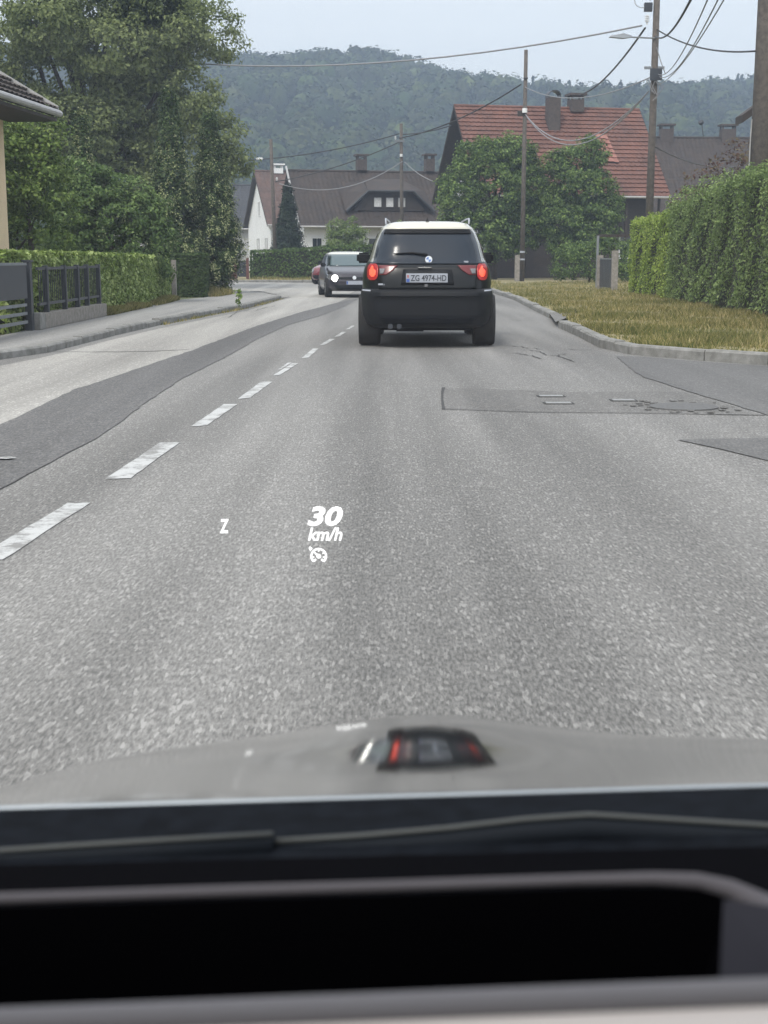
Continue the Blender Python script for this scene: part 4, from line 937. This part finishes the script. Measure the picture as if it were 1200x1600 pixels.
# ------------------------------------------------------------------ cars
class Stack:
    """car body as stacked rounded plan sections; y=0 is the end that faces the camera"""
    def __init__(s, lv, n=5.0): s.lv = lv; s.n = n
    def at(s, z):
        L = s.lv
        if z <= L[0][0]: return L[0][1:]
        for a, b in zip(L[:-1], L[1:]):
            if z <= b[0]:
                t = (z - a[0]) / (b[0] - a[0]); return tuple(a[i] + (b[i] - a[i]) * t for i in (1, 2, 3))
        return L[-1][1:]
    def near_y(s, x, z):
        w, r, f = s.at(z); a = (f - r) / 2; q = min(.9999, abs(x) / w); return (r + f) / 2 - a * (1 - q ** s.n) ** (1 / s.n)
    def side_x(s, y, z):
        w, r, f = s.at(z); a = (f - r) / 2; q = min(.9999, abs(y - (r + f) / 2) / a); return w * (1 - q ** s.n) ** (1 / s.n)
    def loft(s, name, z0, z1, mat_, parent, steps=10, cap_top=False, cap_bottom=False, K=64, grow=0):
        zs = sorted(set([z0, z1] + [l[0] for l in s.lv if z0 < l[0] < z1] + [z0 + (z1 - z0) * k / steps for k in range(1, steps)]))
        vs = []; fs = []
        for z in zs:
            w, r, f = s.at(z); a = (f - r) / 2; cy = (r + f) / 2
            for k in range(K):
                th = 2 * math.pi * k / K; c, q = math.cos(th), math.sin(th)
                vs.append(((w + grow) * math.copysign(abs(c) ** (2 / s.n), c), cy + (a + grow) * math.copysign(abs(q) ** (2 / s.n), q), z))
        for j in range(len(zs) - 1):
            for k in range(K): fs.append((j * K + k, j * K + (k + 1) % K, (j + 1) * K + (k + 1) % K, (j + 1) * K + k))
        if cap_top: fs.append(tuple((len(zs) - 1) * K + k for k in range(K)))
        if cap_bottom: fs.append(tuple(range(K))[::-1])
        return mesh(name, vs, fs, mat_, parent, True)
    def patch(s, name, rows, mat_, parent, out=.008, nx=12, thick=True):
        """rows: (z, x0, x1) on the near face"""
        vs = []; fs = []
        R2 = []
        for (a, b) in zip(rows[:-1], rows[1:]):
            for k in range(4): R2.append(tuple(a[i] + (b[i] - a[i]) * k / 4 for i in range(3)))
        R2.append(rows[-1])
        for o_ in (out, -.01):
            for (z, x0, x1) in R2:
                for i in range(nx + 1):
                    x = x0 + (x1 - x0) * i / nx; vs.append((x, s.near_y(x, z) - o_, z))
        m = nx + 1; n = len(R2)
        for j in range(n - 1):
            for i in range(nx): fs.append((j * m + i, j * m + i + 1, (j + 1) * m + i + 1, (j + 1) * m + i))
        q = n * m
        for j in range(n - 1):
            fs.append((j * m, (j + 1) * m, q + (j + 1) * m, q + j * m)); e = j * m + nx; fs.append((e, q + e, q + e + m, e + m))
        for i in range(nx):
            fs.append((i, q + i, q + i + 1, i + 1)); e = (n - 1) * m + i; fs.append((e, e + 1, q + e + 1, q + e))
        o = mesh(name, vs, fs, mat_, parent, True); return o
    def side_patch(s, name, rows, mat_, parent, sgn, out=.006, ny=10):
        vs = []; fs = []; R2 = []
        for (a, b) in zip(rows[:-1], rows[1:]):
            for k in range(4): R2.append(tuple(a[i] + (b[i] - a[i]) * k / 4 for i in range(3)))
        R2.append(rows[-1])
        for (z, y0, y1) in R2:
            for i in range(ny + 1):
                y = y0 + (y1 - y0) * i / ny; vs.append((sgn * (s.side_x(y, z) + out), y, z))
        m = ny + 1
        for j in range(len(R2) - 1):
            for i in range(ny): fs.append((j * m + i, j * m + i + 1, (j + 1) * m + i + 1, (j + 1) * m + i))
        return mesh(name, vs, fs, mat_, parent, True)
def wheel(parent, x, y, r, w, sgn):
    m = MB(); prof = [(r * .62, -w / 2), (r * .94, -w / 2), (r, -w / 2 + .04), (r, w / 2 - .04), (r * .94, w / 2), (r * .62, w / 2)]
    K = 36; vs = []; fs = []
    for k in range(K):
        a = 2 * math.pi * k / K
        for (rr, xx) in prof: vs.append((xx, math.cos(a) * rr, math.sin(a) * rr))
    n = len(prof)
    for k in range(K):
        for i in range(n): fs.append((k * n + i, ((k + 1) % K) * n + i, ((k + 1) % K) * n + (i + 1) % n, k * n + (i + 1) % n))
    wobj = bpy.data.objects.new('wheel', None); link(wobj, parent); wobj.location = (x, y, r)
    mesh('tyre', vs, fs, M_tyre, wobj, True)
    rb_ = MB(); rb_.tube([(-w * .3, 0, 0), (w * .3, 0, 0)], r * .14, 12)
    for k in range(7):
        a = 2 * math.pi * k / 7; rb_.tube([(sgn * w * .36, 0, 0), (sgn * w * .4, math.cos(a) * r * .6, math.sin(a) * r * .6)], [r * .08, r * .06], 6)
    rb_.tube([(sgn * w * .1, 0, 0), (sgn * w * .12, 0, 0)], r * .6, 24); rb_.build('rim', M_rim, wobj)
    return wobj

# --- big black car ahead
suv = thing('suv', 'big black estate-type off-roader with lit tail lamps driving ahead in our lane', 'suv', (.585, 18.55, 0), R(-1.0))
S1 = Stack([(.27, .80, .16, 4.30), (.33, .90, .06, 4.40), (.45, .935, .01, 4.5), (.70, .94, .0, 4.52), (.77, .93, .02, 4.52), (.80, .915, .08, 4.5), (.92, .915, .09, 4.48), (1.02, .90, .12, 4.4),
            (1.08, .88, .15, 3.9), (1.14, .845, .18, 3.35), (1.20, .815, .22, 3.25), (1.40, .755, .33, 2.95), (1.54, .695, .42, 2.7), (1.62, .64, .44, 2.55), (1.675, .57, .50, 2.4), (1.70, .47, .62, 2.2), (1.712, .30, .85, 1.9)], 5.5)
S1.loft('rear_bumper', .27, .80, M_blackp, suv, 8, cap_bottom=True)
S1.loft('body', .80, 1.16, M_paintb, suv, 8)
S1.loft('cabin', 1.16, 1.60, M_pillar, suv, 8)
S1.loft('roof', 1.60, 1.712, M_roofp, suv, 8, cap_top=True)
S1.patch('rear_window', [(1.13, -.745, .745), (1.2, -.73, .73), (1.4, -.685, .685), (1.55, -.63, .63), (1.60, -.585, .585)], M_cglass, suv, .012, 20)
S1.patch('spoiler_shadow_panel', [(1.535, -.60, .60), (1.60, -.575, .575)], M_blackp, suv, .03, 16)
S1.patch('tailgate', [(.80, -.66, .66), (.9, -.66, .66), (1.12, -.73, .73)], M_paintb, suv, .016, 20)
for sg in (-1, 1):
    S1.patch('tail_lamp', [(z_, a_, b_) if sg > 0 else (z_, -b_, -a_) for z_, a_, b_ in ((.915, .725, .775), (.93, .695, .805), (.97, .672, .825), (1.07, .665, .825), (1.11, .675, .81), (1.135, .70, .785))], M_lamp_on, suv, .022, 8)
    a, b = (.70, .79) if sg > 0 else (-.79, -.70)
    S1.patch('lamp_bulb', [(.96, a + .03, b - .03), (.99, a, b - .005), (1.04, a - .005, b), (1.07, a + .015, b - .035), (1.105, a + .03, b - .04)], M_lamp_hot, suv, .03, 6)
    rows = [(.985, .56, .655), (1.05, .46, .655), (1.115, .40, .66)]
    rows = [(z, x0 * sg, x1 * sg) if sg > 0 else (z, -x1, -x0) for z, x0, x1 in rows]
    S1.patch('inner_lamp', rows, M_lamp_off, suv, .024, 8)
    rows = [(1.0, .60, .65), (1.07, .57, .65)]; rows = [(z, x0, x1) if sg > 0 else (z, -x1, -x0) for z, x0, x1 in rows]
    S1.patch('reverse_lens', rows, M_lens_g, suv, .030, 4)
    # pale strip painting the reflector mark and highlight at the bumper corner
    x0, x1 = (.77, .90) if sg > 0 else (-.90, -.77)
    S1.patch('bumper_corner_highlight', [(.765, x0, x1), (.785, x0, x1)], M_plate, suv, .015, 6)
    # mirror
    mo = MB().box(sg * .84 if sg > 0 else -1.06, 1.06 if sg > 0 else -.84, 2.95, 3.12, 1.13, 1.29).build('mirror', M_blackp, suv); bevel(mo, .035, 3)
    # rails and feet
    MB().tube([(sg * .57, .62, 1.665), (sg * .575, .70, 1.74), (sg * .57, 1.5, 1.755), (sg * .54, 2.4, 1.74), (sg * .53, 2.5, 1.67)], .012, 8).build('roof_rail', M_plate, suv, True)
    # side windows
    S1.side_patch('side_window', [(1.18, .8, 3.0), (1.35, .8, 2.85), (1.56, .95, 2.6)], M_cglass, suv, sg)
    for yy in (.85, 3.65):
        wheel(suv, sg * .80, yy, .36, .30, sg)
S1.patch('plate_recess', [(.85, -.36, .36), (1.06, -.33, .33)], M_blackp, suv, .020, 6)
pl = MB().box(-.28, .28, -.002, .010, .0, .12).build('number_plate', M_plate, suv); bevel(pl, .004, 1); pl.location = (-.01, S1.near_y(0, .97) - .05, .885)
MB().box(-.275, -.232, -.005, -.002, .008, .05).build('eu_band', M_pblue, pl)
MB().box(-.262, -.245, -.005, -.002, .065, .10).build('crest', M_pred, pl)
text_obj('plate_text', 'ZG 4974-HD', .48, .082, M_letter, pl, (.022, -.006, .06), bold=.015)
# round emblem with quartered centre
em = MB().tube([(0, 0, 0), (0, -.012, 0)], .052, 28).build('emblem', M_anth, suv); em.location = (.015, S1.near_y(0, 1.19) - .022, 1.19)
MB().tube([(0, -.012, 0), (0, -.015, 0)], .048, 28).build('ring', M_badgew, em)
for k in range(4):
    pts = [(0, -.0165, 0)] + [(math.cos(k * math.pi / 2 + j * math.pi / 12) * .034, -.0165, math.sin(k * math.pi / 2 + j * math.pi / 12) * .034) for j in range(7)]
    mesh('quarter', pts, [tuple(range(8))], M_badgeb if k % 2 else M_badgew, em)
ch = MB().box(-.13, .05, -.02, 0, 0, .012).build('handle_trim', M_chrome, suv); ch.location = (0, S1.near_y(0, 1.08) - .03, 1.08)
yl = S1.near_y(.6, .86) - .022
MB().box(-.665, -.60, yl, yl + .012, .850, .873).build('model_badge', M_plate, suv); MB().box(-.59, -.535, yl, yl + .012, .843, .866).build('model_badge', M_plate, suv)
ys = S1.near_y(.52, 1.16) - .02
MB().box(.49, .55, ys, ys + .004, 1.15, 1.172).build('window_sticker', M_plate, suv)
MB().box(-.02, .02, -.02, 0, 0, .035).build('gate_button', M_lens_g, suv).location = (-.02, S1.near_y(0, .83) - .02, .83)
w_ = MB(); w_.tube([(.0, S1.near_y(0, 1.25) - .03, 1.25), (-.2, S1.near_y(.2, 1.275) - .035, 1.28), (-.46, S1.near_y(.46, 1.26) - .03, 1.265)], [.02, .016, .008], 6); w_.build('rear_wiper', M_blackp, suv, True)
MB().add([(-.025, .62, 1.70), (.025, .62, 1.70), (.02, .78, 1.71), (-.02, .78, 1.71), (0, .66, 1.755), (0, .74, 1.74)], [(0, 1, 4), (1, 2, 5, 4), (2, 3, 5), (3, 0, 4, 5)]).build('roof_aerial', M_blackp, suv)
for x_ in (-.50, -.38): MB().tube([(x_, .05, .30), (x_, .45, .31)], .035, 10).build('exhaust_pipe', M_anth, suv)
mb = MB().box(-.62, .62, .3, 4.0, .235, .32); mb.box(-.42, -.05, .2, 1.0, .225, .3); mb.box(.1, .5, .6, 1.8, .222, .3); mb.build('underbody', M_dash, suv)
MB().tube([(-.75, .85, .36), (.75, .85, .36)], .045, 8).build('axle', M_dash, suv)
S1.patch('bumper_step', [(.70, -.72, .72), (.765, -.72, .72)], M_blackp, suv, .03, 16)
S1.patch('bumper_lower_lip', [(.33, -.60, .60), (.42, -.66, .66)], M_cowl, suv, .012, 16)

# --- oncoming dark hatchback
hb = thing('hatchback', 'oncoming dark hatchback with one bright headlamp, half hidden by the big black car', 'hatchback', (-.90, 42.2, 0), R(7)); hb.scale = (.95, 1, 1)
S2 = Stack([(.20, .80, .08, 4.1), (.30, .87, .0, 4.18), (.50, .89, .0, 4.2), (.62, .885, .04, 4.2), (.72, .875, .12, 4.2), (.80, .86, .35, 4.18), (.90, .84, .85, 4.15), (.95, .81, 1.15, 4.1), (1.1, .76, 1.45, 3.95), (1.25, .70, 1.75, 3.8), (1.34, .64, 2.0, 3.6), (1.38, .55, 2.2, 3.4), (1.40, .4, 2.4, 3.2)], 4.5)
S2.loft('body', .20, .93, M_paintn, hb, 10, cap_bottom=True); S2.loft('cabin', .93, 1.31, M_paintb, hb, 6); S2.loft('roof', 1.31, 1.40, M_roofp, hb, 6, cap_top=True)
S2.patch('windscreen', [(.955, -.74, .74), (1.1, -.70, .70), (1.25, -.64, .64), (1.315, -.60, .60)], M_wsglass, hb, .012, 16)
S2.patch('lower_grille', [(.24, -.55, .55), (.40, -.66, .66)], M_blackp, hb, .012, 10); S2.patch('grille', [(.56, -.50, .50), (.63, -.52, .52)], M_blackp, hb, .012, 10)
for sg in (-1, 1):
    rows = [(.54, .56, .80), (.62, .52, .84), (.70, .60, .83)]; rows = [(z, x0, x1) if sg > 0 else (z, -x1, -x0) for z, x0, x1 in rows]
    S2.patch('headlamp', rows, M_lens_g, hb, .016, 8)
    c_ = sg * .62
    lamp = MB().tube([(0, 0, 0), (0, -.04, 0)], (.10 if sg < 0 else .085), 18).build('lamp_beam', M_head, hb); lamp.location = (c_, S2.near_y(.62, .60) - .02, .59)
    mo = MB().box(.80 if sg > 0 else -.97, .97 if sg > 0 else -.80, 1.35, 1.5, .93, 1.05).build('mirror', M_blackp, hb); bevel(mo, .03, 2)
    S2.side_patch('side_window', [(.96, 1.5, 3.8), (1.28, 2.0, 3.5)], M_cglass, hb, sg)
    for yy in (.8, 3.35): wheel(hb, sg * .78, yy, .31, .21, sg)
pl = MB().box(-.26, .26, -.01, .01, 0, .11).build('number_plate', M_plate, hb); pl.location = (0, S2.near_y(0, .45) - .02, .40)
MB().box(-.255, -.215, -.013, -.0105, .01, .10).build('eu_band', M_pblue, pl)
MB().tube([(0, 0, 0), (0, -.02, 0)], .06, 20).build('emblem', M_badgew, hb).location = (0, S2.near_y(0, .62) - .01, .605)
# --- red car
rc = thing('red_car', 'dark red hatchback behind the oncoming dark hatchback at the bend', 'car', (-2.75, 63, 0), R(-24))
S2.loft('body', .20, .93, M_redc, rc, 10, cap_bottom=True); S2.loft('cabin', .93, 1.31, M_redc, rc, 6); S2.loft('roof', 1.31, 1.40, M_roofp, rc, 6, cap_top=True)
S2.patch('windscreen', [(.955, -.74, .74), (1.1, -.70, .70), (1.25, -.64, .64), (1.315, -.60, .60)], M_plate, rc, .012, 12)  # opaque white colour paints the bright highlight on this glass
for sg in (-1, 1):
    rows = [(.54, .56, .80), (.62, .52, .84), (.70, .60, .83)]; rows = [(z, x0, x1) if sg > 0 else (z, -x1, -x0) for z, x0, x1 in rows]
    S2.patch('headlamp', rows, M_lens_g, rc, .016, 8)
    S2.side_patch('side_window', [(.96, 1.5, 3.8), (1.28, 2.0, 3.5)], M_cglass, rc, sg)
    mo = MB().box(.80 if sg > 0 else -.97, .97 if sg > 0 else -.80, 1.35, 1.5, .93, 1.05).build('mirror', M_blackp, rc); bevel(mo, .03, 2)
    for yy in (.8, 3.35): wheel(rc, sg * .78, yy, .31, .21, sg)
S2.patch('grille', [(.25, -.5, .5), (.42, -.6, .6)], M_blackp, rc, .012, 8)

# ------------------------------------------------------------------ our own car (seen from its driver's seat)
ego = thing('own_car', 'silver car we look out of: bonnet, wipers and dark dashboard along the bottom', 'car', (0, 0, 0))
# bonnet profile, integrated so that its tilt follows the polished crest
y = .80; z = W(640, 1240, .80).z
def vpix(y, z):
    e = math.atan2(CAMZ - z, y) - PITCH; return 800 + F * math.tan(e)
prof = [(y, z, R(13.2))]
while y < 2.0:
    v = vpix(y, z)
    t = R(float(np.interp(v, [1050, 1100, 1112, 1124, 1135, 1150, 1170, 1190, 1205, 1225, 1245], [30, 22, 17.0, 13.0, 11.3, 10.2, 9.5, 10.2, 11.6, 13.4, 13.8])))
    if y > 1.13: t = max(t, prof[-1][2] + R(1.1))
    t = min(t, R(72))
    y += .01 * math.cos(t) * 1.0; z -= .01 * math.sin(t); prof.append((y, z, t))
    if z < .42: break
dip = [0]
for (a_, b_) in zip(prof[:-1], prof[1:]):
    v = vpix(a_[0], a_[1]); ex = float(np.interp(v, [1100, 1116, 1130, 1150, 1190, 1210, 1236], [0, 1.5, 3.4, 4.6, 4.6, 2.6, 0]))
    dip.append(dip[-1] + (b_[0] - a_[0]) * math.tan(R(ex)))
vs = []; fs = []; nx = 240
for (yy, zz, tt) in prof:
    for i in range(nx + 1):
        x = -.75 + 1.7 * i / nx; dx = x - .035
        lat = (.10 if dx < 0 else .06) * dx * dx + (1.45 if dx < 0 else .02) * dx ** 4 * (1 if abs(dx) < .5 else (.5 / abs(dx)) ** 2.2)
        k = min(1, max(0, (yy - .80) / .25)); sd = 1 - math.exp(-(dx / .125) ** 2)
        zz_ = zz - sd * dip[len(vs) // (nx + 1)]
        vs.append((x, yy, zz_ - lat * (.35 + .65 * k) + .031 * x * (1 - k * .6)))
m_ = nx + 1
for j in range(len(prof) - 1):
    for i in range(nx): fs.append((j * m_ + i, j * m_ + i + 1, (j + 1) * m_ + i + 1, (j + 1) * m_ + i))
mesh('bonnet', vs, fs, M_silver, ego, True)
edge = [W(u, 1262 - (u / 1200) * 36 + 2, .79) for u in range(-1500, 3201, 100)]
MB().tube(edge, .0018, 8).build('bonnet_edge', M_edge, ego, True)
# cowl
vs = []; us = list(range(-1500, 3201, 100))
for u in us: vs += [W(u, 1264 - (u / 1200) * 36, .79), W(u, 1365 - (u / 1200) * 36, .69)]
fs = [(2 * i, 2 * i + 1, 2 * i + 3, 2 * i + 2) for i in range(len(us) - 1)]
mesh('cowl', vs, fs, M_cowl, ego)
def ribbon(name, px, y, wdt, m, mtop):
    pts = [W(u, v, y) for (u, v) in px]; mb = MB()
    mb.tube([p - Vector((0, 0, wdt)) for p in pts], wdt * .9, 8); b = mb.build(name, m, ego, True)
    MB().tube([p + Vector((0, -.002, 0)) for p in pts], .0016, 6).build('pale_edge', mtop, b, True)
    return b
ribbon('wiper', [(-300, 1345), (0, 1327), (200, 1314), (427, 1301)], .715, .007, M_rubber, M_wiperl)
ribbon('wiper', [(430, 1312), (560, 1304), (700, 1292), (820, 1278), (920, 1271), (1020, 1277), (1200, 1288), (1500, 1312)], .72, .009, M_rubber, M_wiperl)
# dashboard
def wall_strip(name, A, B, m, par=None, sm=False):
    vs = []; [vs.extend([a, b]) for a, b in zip(A, B)]
    return mesh(name, vs, [(2 * i, 2 * i + 1, 2 * i + 3, 2 * i + 2) for i in range(len(A) - 1)], m, par or ego, sm)
us = list(range(-2600, 3801, 100))
top_far = [W(u, 1352 - (u / 1200) * 30, .685) for u in us]
lipc = [W(u, 1404 - (u / 1200) * 36, .50) for u in us]
wall_strip('dashboard', top_far, [p - Vector((0, -.02, .03)) for p in lipc], M_dash)
# hood-shaped rim of the recess with rounded right corner
rim_px = [(-800, 1430), (-400, 1418), (0, 1404), (300, 1394), (600, 1385), (900, 1375), (1020, 1373), (1090, 1377), (1140, 1390), (1195, 1418), (1260, 1470), (1330, 1560)]
rim = [W(u, v, .50 - max(0, (v - 1405)) / 1800.0) for u, v in rim_px]
MB().tube(rim, [.0022] * 5 + [.0022, .0026, .0032, .004, .0055, .006, .006], 12).build('recess_rim', M_dashl, ego, True)
wall_strip('recess_back_wall', [p - Vector((0, .003, .002)) for p in rim], [p + Vector((0 if i < 8 else -.03, .03, -.16)) for i, p in enumerate(rim)], M_dashw if False else M_dash)
rside = [W(1222, 1400, .49), W(1228, 1640, .40)]
MB().add([W(1130, 1405, .493), W(1300, 1430, .47), W(1330, 1640, .40), W(1120, 1640, .42)], [(0, 3, 2, 1)]).build('recess_side_wall', M_dashw, ego)
floor_ = [W(-800, 1500, .5) - Vector((0, 0, .12)), W(1900, 1500, .5) - Vector((0, 0, .12)), W(1900, 1640, .38) - Vector((0, 0, .12)), W(-800, 1640, .38) - Vector((0, 0, .12))]
mesh('recess_floor', floor_, [(0, 1, 2, 3)], M_dash, ego)
bar = [W(u, 1600 - (u / 1200) * 47, .40) for u in us]
MB().tube(bar, [.0052] * len(bar), 10).build('recess_front_rim', M_bar, ego, True)
wall_strip('dashboard_front', [p - Vector((0, .004, .001)) for p in bar], [p - Vector((0, .14, .05)) for p in bar], M_dashb)
wall_strip('instrument_panel_face', [p - Vector((0, .14, .05)) for p in bar], [p - Vector((0, .10, .50)) for p in bar], M_dash)
wall_strip('right_pad', [W(1320, 1400, .5), W(1340, 1640, .40)], [W(1900, 1380, .5), W(1900, 1640, .40)], M_dashl)
# cabin shell
sh_ = MB()
sh_.box(-.85, 1.0, -2.4, .0, 1.50, 1.54); sh_.build('cabin_roof', M_blackp, ego)
for nm, x_ in (('door_panel', -.88), ('door_panel', 1.0)):
    MB().box(x_, x_ + .04, -2.4, .7, .3, .98).build(nm, M_dash, ego)
for x_ in (-.925, 1.042):
    MB().box(x_, x_ + .04, -2.5, .74, .28, .99).build('body_side', M_silver, ego)
for x_ in (-.78, .9):
    for y_ in (-2.0, .95): wheel(ego, x_, y_, .33, .2, -1 if x_ < 0 else 1)
MB().box(-.85, 1.0, -2.4, .02, 1.541, 1.56).build('roof_skin', M_silver, ego)
MB().box(-.88, 1.04, -2.52, -2.45, .3, 1.54).build('tailgate', M_silver, ego)
MB().box(-.85, 1.0, -2.44, -2.4, .3, 1.5).build('rear_wall', M_dash, ego)
MB().box(-.85, 1.0, -2.4, .6, .28, .32).build('cabin_floor', M_dash, ego)
for x_, l in ((-.84, -.70), (.99, .85)):
    MB().tube([(x_, .70, .92), (l, .02, 1.50)], .035, 8).build('windscreen_pillar', M_blackp, ego, True)
MB().tube([(-.70, .02, 1.52), (.85, .02, 1.52)], .03, 8).build('windscreen_header', M_blackp, ego, True)
# windscreen pane: thin clear glass
wg = bpy.data.materials.new('clear_windscreen'); wg.use_nodes = True; t = wg.node_tree; t.nodes.clear()
tr = N(t, 'ShaderNodeBsdfTransparent'); tr.inputs[0].default_value = (.96, .97, .97, 1); gl = N(t, 'ShaderNodeBsdfGlossy'); gl.inputs['Roughness'].default_value = .02
msh = N(t, 'ShaderNodeMixShader'); msh.inputs[0].default_value = .025; ou = N(t, 'ShaderNodeOutputMaterial')
t.links.new(tr.outputs[0], msh.inputs[1]); t.links.new(gl.outputs[0], msh.inputs[2]); t.links.new(msh.outputs[0], ou.inputs[0])
ns = 10; vs = []; fs = []
for j in range(ns + 1):
    q = j / ns
    for i in range(13):
        s = i / 12; xh = .80 - .14 * q; vs.append((-.05 * 0 + (s * 2 - 1) * xh + .07, .69 - .66 * q - .05 * (2 * s - 1) ** 2, .895 + .60 * q))
for j in range(ns):
    for i in range(12): fs.append((j * 13 + i, j * 13 + i + 1, (j + 1) * 13 + i + 1, (j + 1) * 13 + i))
mesh('windscreen', vs, fs, wg, ego, True)

# head-up display: its virtual image floats ahead of the bonnet
hy = 3.6
hud = thing('head_up_display', 'white glowing head-up display figures reading 30 km/h over the road', 'display', W(508, 830, hy))
base = W(508, 830, hy)
def hbox(u0, u1, v0, v1):
    a = W(u0, v0, hy) - base; b = W(u1, v1, hy) - base; return (b.x - a.x), (a.z - b.z), ((a.x + b.x) / 2, 0, (a.z + b.z) / 2)
w, h, c = hbox(480, 536, 791, 822); text_obj('speed_figures', '30', w, h, M_hudw, hud, c, shear=.25, bold=.035)
w, h, c = hbox(481, 535, 824, 845); text_obj('speed_unit', 'km/h', w, h, M_hudw, hud, c, shear=.25, bold=.022)
w, h, c = hbox(343, 358, 811, 833); text_obj('compass_letter', 'Z', w, h, M_hudw, hud, c, shear=.1, bold=.03)
# cruise-control symbol: open dial with ticks, needle and a pointer mark
pc = W(498, 869, hy) - base; px_ = hy / F
def arc(mb, r0, r1, a0, a1, n=22):
    vs = []; 
    for k in range(n + 1):
        a = a0 + (a1 - a0) * k / n
        vs += [(pc.x + math.cos(a) * r0, 0, pc.z + math.sin(a) * r0), (pc.x + math.cos(a) * r1, 0, pc.z + math.sin(a) * r1)]
    mb.add(vs, [(2 * k, 2 * k + 1, 2 * k + 3, 2 * k + 2) for k in range(n)])
ic = MB(); arc(ic, 10.2 * px_, 13.4 * px_, R(-48), R(228))
for a in (-10, 35, 90, 190): 
    ar = R(a); d = Vector((math.cos(ar), 0, math.sin(ar))); n = Vector((-d.z, 0, d.x)) * 1.2 * px_; p = Vector((pc.x, 0, pc.z))
    ic.add([p + d * 7.4 * px_ - n, p + d * 10.4 * px_ - n, p + d * 10.4 * px_ + n, p + d * 7.4 * px_ + n], [(0, 1, 2, 3)])
for sg_ in (-48, 228):
    ar = R(sg_); d = Vector((math.cos(ar), 0, math.sin(ar))); n = Vector((-d.z, 0, d.x)) * 1.6 * px_; p = Vector((pc.x, 0, pc.z))
    ic.add([p + d * 6.6 * px_ - n, p + d * 11 * px_ - n, p + d * 11 * px_ + n, p + d * 6.6 * px_ + n], [(0, 1, 2, 3)])
arc(ic, 0.0, 3.8 * px_, 0, 6.2832, 16)
ar = R(138); d = Vector((math.cos(ar), 0, math.sin(ar))); n = Vector((-d.z, 0, d.x)); p = Vector((pc.x, 0, pc.z))
ic.add([p - n * 2.6 * px_, p + d * 9.5 * px_ - n * .8 * px_, p + d * 9.5 * px_ + n * .8 * px_, p + n * 2.6 * px_], [(0, 1, 2, 3)])
ic.add([p + d * 15.5 * px_ - n * 2.8 * px_, p + d * 21 * px_ - n * 3.0 * px_, p + d * 21 * px_ + n * .5 * px_, p + d * 15.5 * px_ + n * 2.8 * px_], [(0, 1, 2, 3)])
ic.build('cruise_symbol', M_hudw, hud)

# ------------------------------------------------------------------ haze
hz = MB().box(-610, 610, -52, 645, -1.05, 92).build('haze', bpy.data.materials.new('haze'))
hm = hz.data.materials[0]; hm.use_nodes = True; t = hm.node_tree; t.nodes.clear()
pv = N(t, 'ShaderNodeVolumePrincipled'); pv.inputs['Color'].default_value = (.60, .75, .98, 1); pv.inputs['Density'].default_value = .0013
pv.inputs['Anisotropy'].default_value = .2
ou = N(t, 'ShaderNodeOutputMaterial'); t.links.new(pv.outputs[0], ou.inputs['Volume'])
hz['kind'] = 'stuff'; hz['label'] = 'thin summer haze in the valley air'; hz['category'] = 'haze'
bpy.context.view_layer.update()
